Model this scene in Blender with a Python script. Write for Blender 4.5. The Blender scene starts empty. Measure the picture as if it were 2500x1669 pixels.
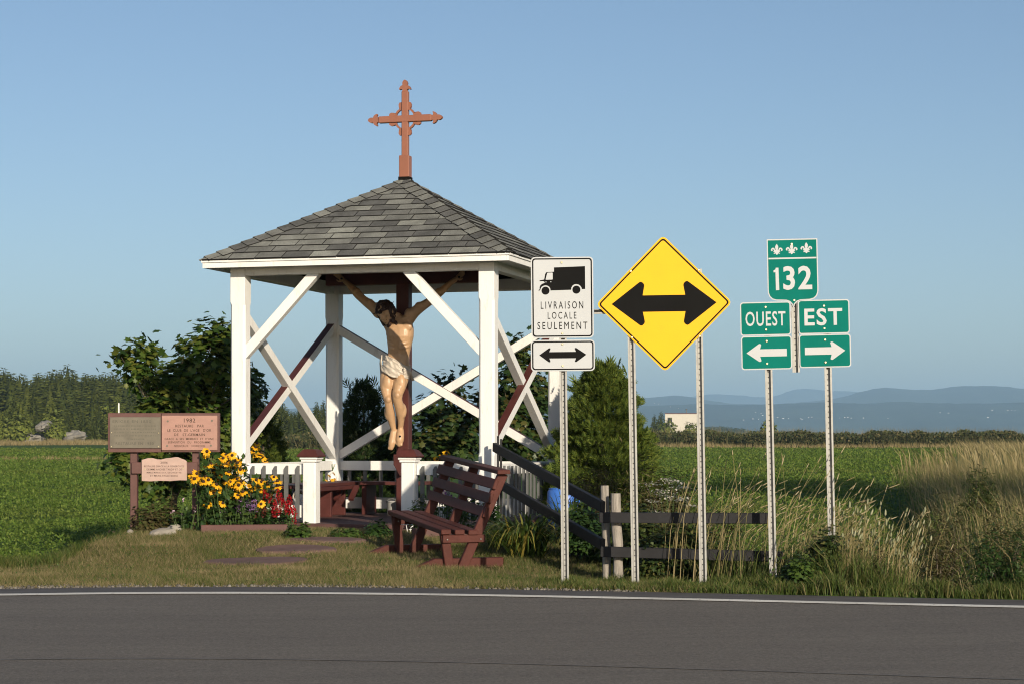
import bpy, bmesh, math, random
import numpy as np
from mathutils import Vector, Matrix, noise as mnoise

random.seed(7)
rng = np.random.default_rng(11)
scene = bpy.context.scene
C = scene.collection
R = math.radians

# ---------------------------------------------------------------- camera
F = 4800.0          # focal length in photograph pixels (2500 px wide)
HOR = 1070.0        # eye level in photograph pixels
EYE = 1.40
cam_d = bpy.data.cameras.new('camera')
cam = bpy.data.objects.new('camera', cam_d)
C.objects.link(cam)
cam.location = (0, 0, EYE)
cam.rotation_euler = (R(90), 0, 0)
cam_d.sensor_width = 36.0
cam_d.lens = F / 2500 * 36.0
cam_d.shift_y = (HOR - 834.5) / 2500
cam_d.clip_start = 0.1
cam_d.clip_end = 80000
scene.camera = cam

# ---------------------------------------------------------------- sky, sun, exposure
SUN_EL = 17.6
SUN_AZ = 159.4      # clockwise from +Y, so behind the camera and to the right
world = bpy.data.worlds.new('World')
scene.world = world
world.use_nodes = True
wn = world.node_tree.nodes
wl = world.node_tree.links
sky = wn.new('ShaderNodeTexSky')
sky.sky_type = 'NISHITA'
sky.sun_disc = False
sky.sun_elevation = R(SUN_EL)
sky.sun_rotation = R(SUN_AZ)
sky.altitude = 0
sky.air_density = 0.8
sky.dust_density = 0.9
sky.ozone_density = 1.9
bg = wn['Background']
wl.new(sky.outputs[0], bg.inputs[0])
bg.inputs[1].default_value = 0.094
sv = Vector((math.sin(R(SUN_AZ)) * math.cos(R(SUN_EL)), math.cos(R(SUN_AZ)) * math.cos(R(SUN_EL)), math.sin(R(SUN_EL))))
sun_d = bpy.data.lights.new('sun', 'SUN')
sun_d.energy = 5.0
sun_d.angle = R(0.53)
sun_d.color = (1.0, 0.87, 0.68)
sun = bpy.data.objects.new('sun', sun_d)
sun.rotation_euler = sv.to_track_quat('Z', 'Y').to_euler()
sun.location = (12, -30, 14)
C.objects.link(sun)
scene.view_settings.view_transform = 'Standard'
scene.view_settings.look = 'None'
scene.view_settings.exposure = 0.22
scene.view_settings.gamma = 1.0
scene.render.engine = 'CYCLES'
scene.cycles.volume_bounces = 2
scene.cycles.filter_width = 1.1

# ---------------------------------------------------------------- helpers
def P(px, py, D):
    """point at distance D that the photograph shows at (px, py)"""
    return Vector(((px - 1250) / F * D, D, EYE + (HOR - py) / F * D))

def tag(o, label=None, cat=None, group=None, kind=None):
    if label: o['label'] = label
    if cat: o['category'] = cat
    if group: o['group'] = group
    if kind: o['kind'] = kind
    return o

def thing(name, label, cat, loc=(0, 0, 0), rotz=0.0, group=None, rot=None):
    o = bpy.data.objects.new(name, None)
    o.empty_display_size = 0.1
    C.objects.link(o)
    o.location = loc
    o.rotation_euler = rot if rot else (0, 0, rotz)
    return tag(o, label, cat, group)

class MB:
    """collects polygons of ONE mesh"""
    def __init__(s):
        s.v = []; s.f = []; s.m = []
    def add(s, verts, faces, mi=0):
        b = len(s.v)
        s.v += [tuple(v) for v in verts]
        s.f += [tuple(i + b for i in f) for f in faces]
        s.m += [mi] * len(faces)
        return s
    def hexa(s, p, mi=0):
        return s.add(p, [(0, 3, 2, 1), (4, 5, 6, 7), (0, 1, 5, 4), (1, 2, 6, 5), (2, 3, 7, 6), (3, 0, 4, 7)], mi)
    def box(s, c, d, M=None, mi=0):
        x, y, z = d[0] / 2, d[1] / 2, d[2] / 2
        pts = [Vector(q) for q in ((-x, -y, -z), (x, -y, -z), (x, y, -z), (-x, y, -z), (-x, -y, z), (x, -y, z), (x, y, z), (-x, y, z))]
        if M: pts = [M @ q for q in pts]
        c = Vector(c)
        return s.hexa([q + c for q in pts], mi)
    def span(s, a, b, mi=0):
        a = Vector(a); b = Vector(b)
        return s.box((a + b) / 2, [abs(b[i] - a[i]) for i in range(3)], None, mi)
    def bar(s, a, b, w, h, up=(0, 0, 1), mi=0):
        """square bar a->b; w across, h along 'up'"""
        a = Vector(a); b = Vector(b); d = (b - a).normalized(); up = Vector(up)
        x = d.cross(up).normalized(); u = x.cross(d).normalized()
        X = x * w / 2; U = u * h / 2
        return s.hexa([a - X - U, a + X - U, b + X - U, b - X - U, a - X + U, a + X + U, b + X + U, b - X + U], mi)
    def prism(s, poly, y0, y1, M=None, mi=0, cap=True):
        """polygon in x,z pushed from y0 (front) to y1"""
        n = len(poly)
        pts = [Vector((x, y0, z)) for x, z in poly] + [Vector((x, y1, z)) for x, z in poly]
        if M: pts = [M @ q for q in pts]
        fs = [tuple(range(n)), tuple(range(2 * n - 1, n - 1, -1))]
        fs += [(i, i + n, (i + 1) % n + n, (i + 1) % n) for i in range(n)]
        return s.add(pts, fs, mi)
    def ring(s, outer, inner, y0, y1, mi=0):
        n = len(outer)
        pts = [(x, y0, z) for x, z in outer] + [(x, y0, z) for x, z in inner] + [(x, y1, z) for x, z in outer] + [(x, y1, z) for x, z in inner]
        fs = []
        for i in range(n):
            j = (i + 1) % n
            fs += [(i, j, j + n, i + n), (i, i + 2 * n, j + 2 * n, j), (i + n, j + n, j + 3 * n, i + 3 * n)]
        return s.add(pts, fs, mi)
    def tube(s, pts, rad, n=8, mi=0, flat=None):
        pts = [Vector(p) for p in pts]
        if not hasattr(rad, '__len__'): rad = [rad] * len(pts)
        rings = []
        ref = Vector((0.31, 0.17, 0.93)).normalized()
        V = []
        for i, p in enumerate(pts):
            t = (pts[min(i + 1, len(pts) - 1)] - pts[max(i - 1, 0)]).normalized()
            x = t.cross(ref)
            if x.length < 1e-3: x = t.cross(Vector((1, 0, 0)))
            x.normalize(); u = x.cross(t).normalized()
            for k in range(n):
                a = 2 * math.pi * k / n
                V.append(p + (x * math.cos(a) + u * math.sin(a)) * rad[i])
        fs = []
        for i in range(len(pts) - 1):
            for k in range(n):
                a = i * n + k; b = i * n + (k + 1) % n
                fs.append((a, b, b + n, a + n))
        fs.append(tuple(range(n - 1, -1, -1)))
        fs.append(tuple(range((len(pts) - 1) * n, len(pts) * n)))
        return s.add(V, fs, mi)
    def lathe(s, prof, n=20, c=(0, 0, 0), mi=0):
        c = Vector(c); V = []; fs = []
        for r, z in prof:
            for k in range(n):
                a = 2 * math.pi * k / n
                V.append(c + Vector((r * math.cos(a), r * math.sin(a), z)))
        for i in range(len(prof) - 1):
            for k in range(n):
                a = i * n + k; b = i * n + (k + 1) % n
                fs.append((a, b, b + n, a + n))
        fs.append(tuple(range(n - 1, -1, -1)))
        fs.append(tuple(range((len(prof) - 1) * n, len(prof) * n)))
        return s.add(V, fs, mi)
    def ball(s, c, r, M=None, nu=14, nv=9, mi=0):
        c = Vector(c)
        if not hasattr(r, '__len__'): r = (r, r, r)
        V = [Vector((0, 0, -r[2]))]
        for i in range(1, nv):
            th = math.pi * i / nv
            for k in range(nu):
                a = 2 * math.pi * k / nu
                V.append(Vector((r[0] * math.sin(th) * math.cos(a), r[1] * math.sin(th) * math.sin(a), -r[2] * math.cos(th))))
        V.append(Vector((0, 0, r[2])))
        if M: V = [M @ q for q in V]
        fs = [(0, 1 + (k + 1) % nu, 1 + k) for k in range(nu)]
        for i in range(nv - 2):
            for k in range(nu):
                a = 1 + i * nu + k; b = 1 + i * nu + (k + 1) % nu
                fs.append((a, b, b + nu, a + nu))
        L = len(V) - 1; o = 1 + (nv - 2) * nu
        fs += [(o + k, o + (k + 1) % nu, L) for k in range(nu)]
        return s.add([q + c for q in V], fs, mi)
    def mesh(s, name, mats, smooth=False, bevel=0, origin=None):
        me = bpy.data.meshes.new(name)
        V = s.v
        if origin is not None:
            V = [(a - origin[0], b - origin[1], c - origin[2]) for a, b, c in V]
        me.from_pydata(V, [], s.f)
        if not isinstance(mats, (list, tuple)): mats = [mats]
        for m in mats: me.materials.append(m)
        if len(mats) > 1: me.polygons.foreach_set('material_index', s.m)
        bm = bmesh.new(); bm.from_mesh(me)
        bmesh.ops.recalc_face_normals(bm, faces=bm.faces)
        if bevel:
            es = [e for e in bm.edges if len(e.link_faces) == 2 and e.calc_face_angle(0) > 0.6]
            bmesh.ops.bevel(bm, geom=es, offset=bevel, segments=1, affect='EDGES', clamp_overlap=True)
        bm.to_mesh(me); bm.free()
        if smooth: me.polygons.foreach_set('use_smooth', [True] * len(me.polygons))
        me.update()
        return me
    def build(s, name, mats, parent=None, smooth=False, bevel=0, world=False):
        """world=True: the vertices are world points and the parent stands unrotated"""
        org = parent.location if (parent is not None and world) else None
        me = s.mesh(name, mats, smooth, bevel, org)
        return link(name, me, parent)

def link(name, me, parent=None, loc=None, rot=None):
    o = bpy.data.objects.new(name, me)
    C.objects.link(o)
    if parent is not None: o.parent = parent
    if loc is not None: o.location = loc
    if rot is not None: o.rotation_euler = rot
    return o

def np_mesh(name, V, T, mat, smooth=False, attrs=None):
    """triangle (or quad) soup from numpy arrays"""
    me = bpy.data.meshes.new(name)
    V = np.ascontiguousarray(V, dtype=np.float32); T = np.ascontiguousarray(T, dtype=np.int32)
    k = T.shape[1]
    me.vertices.add(len(V)); me.vertices.foreach_set('co', V.ravel())
    me.loops.add(T.size); me.loops.foreach_set('vertex_index', T.ravel())
    me.polygons.add(len(T)); me.polygons.foreach_set('loop_start', np.arange(0, T.size, k, dtype=np.int32))
    if smooth: me.polygons.foreach_set('use_smooth', np.ones(len(T), dtype=bool))
    me.materials.append(mat)
    for an, av in (attrs or {}).items():
        a = me.attributes.new(an, 'FLOAT', 'POINT'); a.data.foreach_set('value', np.asarray(av, dtype=np.float32))
    me.update(calc_edges=True); me.validate()
    return me

def rand_rot(n, tilt=1.0, up=None):
    """random rotation matrices; local z tilted from 'up' (n,3) by at most ~tilt*90 deg"""
    az = rng.uniform(0, 2 * np.pi, n); sp = rng.uniform(0, 2 * np.pi, n)
    th = np.abs(rng.normal(0, 0.5, n)) * tilt * np.pi / 2
    nrm = np.stack([np.sin(th) * np.cos(az), np.sin(th) * np.sin(az), np.cos(th)], 1)
    if up is not None:
        nrm = nrm * 0.7 + up * 0.75
        nrm /= np.linalg.norm(nrm, axis=1, keepdims=True)
    ref = np.stack([np.cos(sp), np.sin(sp), rng.uniform(-.4, .4, n)], 1)
    x = np.cross(ref, nrm); x /= np.maximum(np.linalg.norm(x, axis=1, keepdims=True), 1e-6)
    y = np.cross(nrm, x)
    return np.stack([x, y, nrm], 2)

def scatter(tv, tf, pos, rot, sc):
    tv = np.asarray(tv, float); tf = np.asarray(tf, int)
    n = len(pos); sc = np.asarray(sc, float)
    if sc.ndim == 1: sc = sc[:, None]
    V = np.einsum('nij,nkj->nki', rot, tv[None] * (sc[:, None, :])) + pos[:, None, :]
    T = tf[None] + (np.arange(n) * len(tv))[:, None, None]
    return V.reshape(-1, 3), T.reshape(-1, tf.shape[1])

def blades(pos, h, w, lean, az=None, seg=1, droop=0.0):
    """grass blades as triangles"""
    n = len(pos)
    if az is None: az = rng.uniform(0, 2 * np.pi, n)
    d = np.stack([np.cos(az), np.sin(az), np.zeros(n)], 1)
    fa = rng.uniform(0, np.pi, n)
    s = np.stack([np.cos(fa), np.sin(fa), np.zeros(n)], 1) * (w / 2)[:, None]
    up = np.array([0, 0, 1.0])
    L = (lean * h)[:, None]
    if seg == 1:
        V = np.stack([pos - s, pos + s, pos + d * L + up * h[:, None]], 1)
        T = np.arange(3)[None] + (np.arange(n) * 3)[:, None]
        return V.reshape(-1, 3), T
    m = pos + d * L * 0.3 + up * (h * 0.6)[:, None]
    t = pos + d * L * (1.0 + droop) + up * (h * (1.0 - droop * 0.5))[:, None]
    V = np.stack([pos - s, pos + s, m - s * .8, m + s * .8, t], 1)
    T = np.array([[0, 1, 3], [0, 3, 2], [2, 3, 4]])[None] + (np.arange(n) * 5)[:, None, None]
    return V.reshape(-1, 3), T.reshape(-1, 3)

def join_np(parts):
    Vs, Ts, b = [], [], 0
    for V, T in parts:
        Vs.append(V); Ts.append(T + b); b += len(V)
    return np.concatenate(Vs), np.concatenate(Ts)

# ---------------------------------------------------------------- materials
def nodes_of(name):
    m = bpy.data.materials.new(name); m.use_nodes = True
    nt = m.node_tree
    return m, nt, nt.nodes['Principled BSDF']

def noise_fac(nt, scale, detail=4, coord='Object', rough=0.6, stretch=None):
    tc = nt.nodes.new('ShaderNodeTexCoord'); nz = nt.nodes.new('ShaderNodeTexNoise')
    nz.inputs['Scale'].default_value = scale; nz.inputs['Detail'].default_value = detail; nz.inputs['Roughness'].default_value = rough
    src = tc.outputs[coord]
    if stretch:
        mp = nt.nodes.new('ShaderNodeMapping'); mp.inputs['Scale'].default_value = stretch
        nt.links.new(src, mp.inputs[0]); src = mp.outputs[0]
    nt.links.new(src, nz.inputs['Vector'])
    return nz.outputs['Fac']

def ramp(nt, fac, stops, interp='LINEAR'):
    r = nt.nodes.new('ShaderNodeValToRGB'); e = r.color_ramp.elements
    r.color_ramp.interpolation = interp
    while len(e) > 1: e.remove(e[0])
    e[0].position = stops[0][0]; e[0].color = (*stops[0][1], 1)
    for p, c in stops[1:]:
        q = e.new(p); q.color = (*c, 1)
    nt.links.new(fac, r.inputs[0])
    return r.outputs[0]

def mixc(nt, fac, a, b, mode='MIX'):
    m = nt.nodes.new('ShaderNodeMix'); m.data_type = 'RGBA'; m.blend_type = mode
    for sock, v in ((0, fac), (6, a), (7, b)):
        if hasattr(v, 'is_output'): nt.links.new(v, m.inputs[sock])
        elif sock == 0: m.inputs[0].default_value = v
        else: m.inputs[sock].default_value = (*v, 1)
    return m.outputs[2]

def bump(nt, bs, fac, strength=0.3, dist=0.01):
    b = nt.nodes.new('ShaderNodeBump'); b.inputs['Strength'].default_value = strength; b.inputs['Distance'].default_value = dist
    nt.links.new(fac, b.inputs['Height']); nt.links.new(b.outputs[0], bs.inputs['Normal'])

def paint(name, col, rough=0.5, var=0.12, scale=6, dirt=None, dirt_amt=0.25, bmp=0.1, spec=0.4, metal=0.0, stretch=None, fine=90):
    m, nt, bs = nodes_of(name)
    f = noise_fac(nt, scale, 5, stretch=stretch)
    lo = tuple(c * (1 - var) for c in col); hi = tuple(min(1, c * (1 + var)) for c in col)
    c = ramp(nt, f, [(0.3, lo), (0.7, hi)])
    if dirt:
        g = noise_fac(nt, scale * 4.3, 6, rough=0.75, stretch=stretch)
        k = ramp(nt, g, [(0.55, (0, 0, 0)), (0.75, (dirt_amt,) * 3)])
        c = mixc(nt, k, c, dirt)
    nt.links.new(c, bs.inputs['Base Color'])
    bs.inputs['Roughness'].default_value = rough; bs.inputs['Specular IOR Level'].default_value = spec; bs.inputs['Metallic'].default_value = metal
    if bmp: bump(nt, bs, noise_fac(nt, fine, 4, stretch=stretch), bmp, 0.004)
    return m

def leafmat(name, cols, rough=0.55, trans=0.3, spec=0.25, patch=None):
    """foliage: colour per leaf, some light through the leaf"""
    m, nt, bs = nodes_of(name)
    g = nt.nodes.new('ShaderNodeNewGeometry')
    n = len(cols)
    c = ramp(nt, g.outputs['Random Per Island'], [(i / max(1, n - 1), q) for i, q in enumerate(cols)])
    if patch:
        f = noise_fac(nt, patch[0], 3)
        k = ramp(nt, f, [(patch[2], (0, 0, 0)), (patch[3], (1, 1, 1))])
        c = mixc(nt, k, c, patch[1])
    nt.links.new(c, bs.inputs['Base Color'])
    bs.inputs['Roughness'].default_value = rough; bs.inputs['Specular IOR Level'].default_value = spec
    if trans:
        t = nt.nodes.new('ShaderNodeBsdfTranslucent'); nt.links.new(c, t.inputs[0])
        mx = nt.nodes.new('ShaderNodeMixShader'); mx.inputs[0].default_value = trans
        nt.links.new(bs.outputs[0], mx.inputs[1]); nt.links.new(t.outputs[0], mx.inputs[2])
        nt.links.new(mx.outputs[0], nt.nodes['Material Output'].inputs[0])
    return m

M = {}
M['white'] = paint('white_paint', (0.69, 0.69, 0.68), 0.55, 0.06, 2.5, (0.40, 0.35, 0.27), 0.5, 0.5, stretch=(1.6, 1.6, .35), fine=55)
M['red'] = paint('red_brown_paint', (0.070, 0.020, 0.017), 0.5, 0.2, 7, (0.11, 0.05, 0.04), 0.5, 0.25, spec=0.35)
M['brown'] = paint('board_brown_paint', (0.098, 0.045, 0.039), 0.6, 0.14, 7, (0.14, 0.075, 0.066), 0.4, 0.25)
M['bench'] = paint('bench_paint', (0.070, 0.021, 0.016), 0.6, 0.18, 9, (0.13, 0.058, 0.045), 0.5, 0.3, spec=0.22)
M['slate'] = paint('slate_grey_paint', (0.105, 0.108, 0.108), 0.6, 0.12, 8, (0.16, 0.15, 0.14), 0.4, 0.2)
M['fence'] = paint('dark_board_paint', (0.014, 0.014, 0.016), 0.6, 0.25, 8, (0.03, 0.029, 0.03), 0.5, 0.3, spec=.2)
M['endgrain'] = paint('end_grain', (0.20, 0.12, 0.06), 0.8, 0.3, 40)
M['grey_wood'] = paint('weathered_wood', (0.27, 0.245, 0.215), 0.9, 0.35, 9, (0.06, 0.05, 0.04), 0.9, 0.8, 0.15, stretch=(4, 4, .5))
M['copper'] = paint('copper_brown_paint', (0.245, 0.098, 0.060), 0.45, 0.08, 6, bmp=0.05, spec=0.5)
M['skin'] = paint('painted_flesh', (0.42, 0.265, 0.15), 0.38, 0.14, 7, (0.26, 0.13, 0.06), 0.5, 0.25, spec=0.4)
M['hair'] = paint('painted_hair', (0.028, 0.012, 0.008), 0.5, 0.3, 20, bmp=0.6, fine=40)
M['cloth'] = paint('painted_cloth', (0.45, 0.40, 0.34), 0.4, 0.14, 9, (0.22, 0.17, 0.12), 0.5, 0.2)
M['black'] = paint('black_vinyl', (0.008, 0.008, 0.008), 0.7, 0.1, 3, bmp=0, spec=0.04)
M['sign_white'] = paint('sign_white', (0.41, 0.43, 0.45), 0.5, 0.035, 2.3, (0.44, 0.43, 0.41), 0.25, 0.03, spec=.2)
M['sign_yellow'] = paint('sign_yellow', (0.74, 0.385, 0.003), 0.55, 0.03, 2.1, (0.62, 0.33, 0.012), 0.3, 0.03, spec=.2)
M['sign_green'] = paint('sign_green', (0.004, 0.135, 0.108), 0.7, 0.10, 2.6, (0.02, 0.17, 0.14), 0.2, 0.03, spec=.03)
M['zinc'] = paint('galvanised_steel', (0.27, 0.27, 0.26), 0.55, 0.16, 14, (0.16, 0.15, 0.13), 0.4, 0.1, metal=0.35)
M['dark'] = paint('painted_recess_shade', (0.012, 0.012, 0.012), 0.8, 0.1, 5, bmp=0)  # near-black colour standing in for the shade inside holes and slots
M['brass'] = paint('bolt_metal', (0.55, 0.47, 0.30), 0.35, 0.15, 40, metal=0.8, bmp=0)
M['bronze'] = paint('bronze_plaque', (0.15, 0.135, 0.105), 0.42, 0.16, 9, (0.22, 0.19, 0.13), 0.4, 0.2, metal=0.25)
M['bronze_text'] = paint('bronze_letters', (0.085, 0.075, 0.06), 0.5, 0.15, 9, bmp=0, metal=0.2)
M['pink_stone'] = paint('pink_stone', (0.325, 0.185, 0.15), 0.65, 0.10, 5, (0.46, 0.31, 0.245), 0.5, 0.15, stretch=(1, 1, 3))
M['pale_stone'] = paint('pale_pink_stone', (0.39, 0.275, 0.235), 0.65, 0.12, 8, (0.44, 0.24, 0.19), 0.5, 0.3)
M['engraved'] = paint('engraved_letters', (0.045, 0.026, 0.018), 0.8, 0.2, 20, bmp=0)
M['flag'] = paint('flagstone', (0.115, 0.068, 0.060), 0.75, 0.25, 5, (0.21, 0.16, 0.13), 0.5, 0.5, fine=30)
M['slab'] = paint('red_slab', (0.085, 0.040, 0.036), 0.7, 0.2, 6, (0.22, 0.18, 0.15), 0.35, 0.35, fine=30)
M['rock'] = paint('field_rock', (0.26, 0.235, 0.20), 0.85, 0.2, 3, (0.2, 0.18, 0.15), 0.5, 0.5, fine=20)
M['blue'] = paint('blue_plastic', (0.045, 0.15, 0.52), 0.4, 0.08, 5, bmp=0)
M['bark'] = paint('bark', (0.10, 0.08, 0.06), 0.9, 0.3, 12, bmp=0.8, fine=30)
M['bark_far'] = paint('far_bark', (0.07, 0.06, 0.05), 0.9, 0.3, 2, bmp=0)
M['terracotta'] = paint('bucket_wood', (0.30, 0.22, 0.14), 0.7, 0.15, 12)
M['house'] = paint('house_siding', (0.50, 0.47, 0.41), 0.7, 0.04, 1.2, bmp=0)
M['glass'] = paint('dark_glass', (0.02, 0.022, 0.025), 0.12, 0.1, 1, bmp=0, spec=0.6)
M['stem'] = paint('plant_stem', (0.05, 0.085, 0.02), 0.7, 0.2, 12, bmp=0)
M['cone'] = paint('flower_cone', (0.035, 0.014, 0.006), 0.8, 0.3, 60, bmp=0)

def asphalt():
    m, nt, bs = nodes_of('asphalt')
    a = noise_fac(nt, 0.30, 4, stretch=(.30, 3.0, 1)); b = noise_fac(nt, 120, 3, rough=.75); g = noise_fac(nt, 3.2, 6, stretch=(.22, 2.2, 1), rough=.72); st = noise_fac(nt, 42, 5, rough=.8)
    c = ramp(nt, a, [(0.36, (0.080, 0.074, 0.070)), (0.5, (0.118, 0.109, 0.100)), (0.64, (0.160, 0.147, 0.130))])
    c = mixc(nt, 0.5, c, ramp(nt, g, [(0.35, (0.070, 0.064, 0.060)), (0.65, (0.175, 0.162, 0.142))]))
    c = mixc(nt, 0.5, c, ramp(nt, b, [(0.34, (0.045, 0.041, 0.039)), (0.60, (0.150, 0.138, 0.126)), (0.72, (0.30, 0.28, 0.25))]))
    c = mixc(nt, 0.35, c, ramp(nt, st, [(0.38, (0.05, 0.046, 0.043)), (0.62, (0.19, 0.175, 0.16))]))
    nt.links.new(c, bs.inputs['Base Color']); bs.inputs['Roughness'].default_value = 0.88; bs.inputs['Specular IOR Level'].default_value = 0.2
    bump(nt, bs, b, 0.6, 0.008)
    return m
M['asphalt'] = asphalt()
M['asphalt_edge'] = paint('shoulder_asphalt', (0.085, 0.080, 0.079), 0.85, 0.18, 4, (0.13, 0.12, 0.11), 0.5, 0.4, spec=0.2)
M['tar'] = paint('tar_seam', (0.108, 0.100, 0.091), 0.7, 0.3, 6, bmp=0.1)
def line_paint():
    m, nt, bs = nodes_of('road_line_paint')
    a = noise_fac(nt, 26, 6, rough=.75); b = noise_fac(nt, 1.3, 4, stretch=(1, .3, 1))
    c = ramp(nt, b, [(0.3, (0.50, 0.48, 0.43)), (0.7, (0.66, 0.64, 0.59))])
    c = mixc(nt, ramp(nt, a, [(0.56, (0, 0, 0)), (0.66, (0.85,) * 3)]), c, (0.13, 0.12, 0.105))
    nt.links.new(c, bs.inputs['Base Color']); bs.inputs['Roughness'].default_value = 0.7
    return m
M['line'] = line_paint()

def shingle_mat(name, per_island):
    m, nt, bs = nodes_of(name)
    if per_island: src = nt.nodes.new('ShaderNodeNewGeometry').outputs['Random Per Island']
    else: src = nt.nodes.new('ShaderNodeObjectInfo').outputs['Random']
    c = ramp(nt, src, [(0.0, (0.085, 0.086, 0.083)), (0.35, (0.106, 0.107, 0.102)), (0.6, (0.138, 0.140, 0.130)), (0.85, (0.175, 0.178, 0.162)), (1.0, (0.225, 0.230, 0.206))])
    tc = nt.nodes.new('ShaderNodeNewGeometry')
    nz = nt.nodes.new('ShaderNodeTexNoise'); nz.inputs['Scale'].default_value = 4.5; nz.inputs['Detail'].default_value = 2
    nt.links.new(tc.outputs['Position'], nz.inputs['Vector'])
    c = mixc(nt, 0.75, c, ramp(nt, nz.outputs['Fac'], [(0.38, (0.78,) * 3), (0.62, (1.2,) * 3)]), 'MULTIPLY')
    n2 = nt.nodes.new('ShaderNodeTexNoise'); n2.inputs['Scale'].default_value = 130; n2.inputs['Detail'].default_value = 2
    nt.links.new(tc.outputs['Position'], n2.inputs['Vector'])
    c = mixc(nt, 0.8, c, ramp(nt, n2.outputs['Fac'], [(0.35, (0.55,) * 3), (0.65, (1.4,) * 3)]), 'MULTIPLY')
    nt.links.new(c, bs.inputs['Base Color']); bs.inputs['Roughness'].default_value = 0.9; bs.inputs['Specular IOR Level'].default_value = 0.15
    bump(nt, bs, n2.outputs['Fac'], 0.5, 0.004)
    return m
M['shingle'] = shingle_mat('asphalt_shingle', False)
M['shingle_edge'] = paint('cut_edge_and_row_shadow', (0.016, 0.016, 0.016), .9, .2, 9, bmp=0, spec=.1)  # dark asphalt core that also paints the shadow line under each row
M['shingle_far'] = shingle_mat('asphalt_shingle_joined', True)

M['maple'] = leafmat('maple_leaf', [(0.020, 0.045, 0.010), (0.04, 0.08, 0.014), (0.065, 0.115, 0.018), (0.11, 0.15, 0.026), (0.15, 0.16, 0.03)], 0.45, 0.38, 0.3)
M['oak'] = leafmat('oak_leaf', [(0.016, 0.036, 0.012), (0.030, 0.060, 0.016), (0.05, 0.085, 0.02), (0.10, 0.085, 0.025)], 0.42, 0.25, 0.35)
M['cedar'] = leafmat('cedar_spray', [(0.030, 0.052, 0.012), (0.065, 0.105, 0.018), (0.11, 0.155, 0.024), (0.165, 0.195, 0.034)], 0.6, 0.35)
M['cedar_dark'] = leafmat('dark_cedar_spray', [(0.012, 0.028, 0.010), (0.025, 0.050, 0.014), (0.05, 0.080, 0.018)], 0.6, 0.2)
M['bush'] = leafmat('bush_leaf', [(0.022, 0.04, 0.012), (0.04, 0.068, 0.016), (0.07, 0.095, 0.022), (0.12, 0.11, 0.035)], 0.55, 0.25)
M['weed'] = leafmat('weed_leaf', [(0.05, 0.048, 0.022), (0.085, 0.075, 0.03), (0.13, 0.105, 0.045), (0.06, 0.08, 0.022)], 0.7, 0.25)
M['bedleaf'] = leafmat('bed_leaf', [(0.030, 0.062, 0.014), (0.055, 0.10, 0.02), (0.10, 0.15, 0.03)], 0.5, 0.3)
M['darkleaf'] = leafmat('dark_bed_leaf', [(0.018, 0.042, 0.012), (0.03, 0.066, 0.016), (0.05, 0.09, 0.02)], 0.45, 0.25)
M['rustleaf'] = leafmat('rust_leaf', [(0.045, 0.035, 0.016), (0.075, 0.06, 0.02), (0.06, 0.07, 0.02), (0.10, 0.075, 0.03)], 0.7, 0.2)
M['petal'] = leafmat('yellow_petal', [(0.72, 0.33, 0.008), (0.80, 0.42, 0.01), (0.84, 0.48, 0.02)], 0.55, 0.3)
M['salvia'] = leafmat('red_petal', [(0.26, 0.006, 0.010), (0.36, 0.010, 0.016), (0.46, 0.022, 0.028)], 0.5, 0.25)
M['purple'] = leafmat('purple_petal', [(0.17, 0.08, 0.21), (0.26, 0.14, 0.32), (0.36, 0.22, 0.42)], 0.6, 0.25)
M['whitepetal'] = leafmat('white_petal', [(0.55, 0.52, 0.44), (0.68, 0.65, 0.58)], 0.6, 0.25)
M['lawn'] = leafmat('lawn_blade', [(0.055, 0.085, 0.018), (0.085, 0.108, 0.026), (0.13, 0.122, 0.045), (0.21, 0.168, 0.08), (0.31, 0.25, 0.14)], 0.7, 0.28, patch=(1.5, (0.31, 0.24, 0.13), .52, .70))
M['verge'] = leafmat('verge_blade', [(0.034, 0.060, 0.011), (0.055, 0.088, 0.016), (0.09, 0.115, 0.024), (0.17, 0.145, 0.06)], 0.6, 0.3)
M['straw'] = leafmat('straw_blade', [(0.10, 0.098, 0.033), (0.18, 0.15, 0.063), (0.27, 0.215, 0.10), (0.37, 0.30, 0.16)], 0.7, 0.3)
M['seed'] = leafmat('seed_head', [(0.30, 0.24, 0.12), (0.42, 0.35, 0.20), (0.50, 0.43, 0.27)], 0.8, 0.3)
M['timothy'] = leafmat('pale_seed_head', [(0.20, 0.21, 0.10), (0.29, 0.30, 0.17), (0.38, 0.38, 0.24)], 0.8, 0.25)
M['crop'] = leafmat('crop_leaf', [(0.055, 0.098, 0.017), (0.085, 0.142, 0.024), (0.12, 0.178, 0.032), (0.165, 0.21, 0.048)], 0.65, 0.3, 0.1, patch=(0.07, (0.15, 0.16, 0.04), .52, .72))
M['spruce'] = leafmat('spruce_needles', [(0.036, 0.050, 0.010), (0.060, 0.076, 0.013), (0.095, 0.108, 0.018)], 0.7, 0.1)
M['pine'] = leafmat('larch_needles', [(0.068, 0.092, 0.016), (0.108, 0.132, 0.022), (0.15, 0.168, 0.028)], 0.7, 0.1)
M['scrub'] = leafmat('scrub_leaf', [(0.024, 0.036, 0.012), (0.042, 0.055, 0.018), (0.07, 0.072, 0.026), (0.14, 0.115, 0.05)], 0.8, 0.15)
M['tansy'] = leafmat('dry_grass_far', [(0.15, 0.12, 0.05), (0.22, 0.175, 0.08), (0.29, 0.23, 0.12)], 0.8, 0.2)

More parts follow.
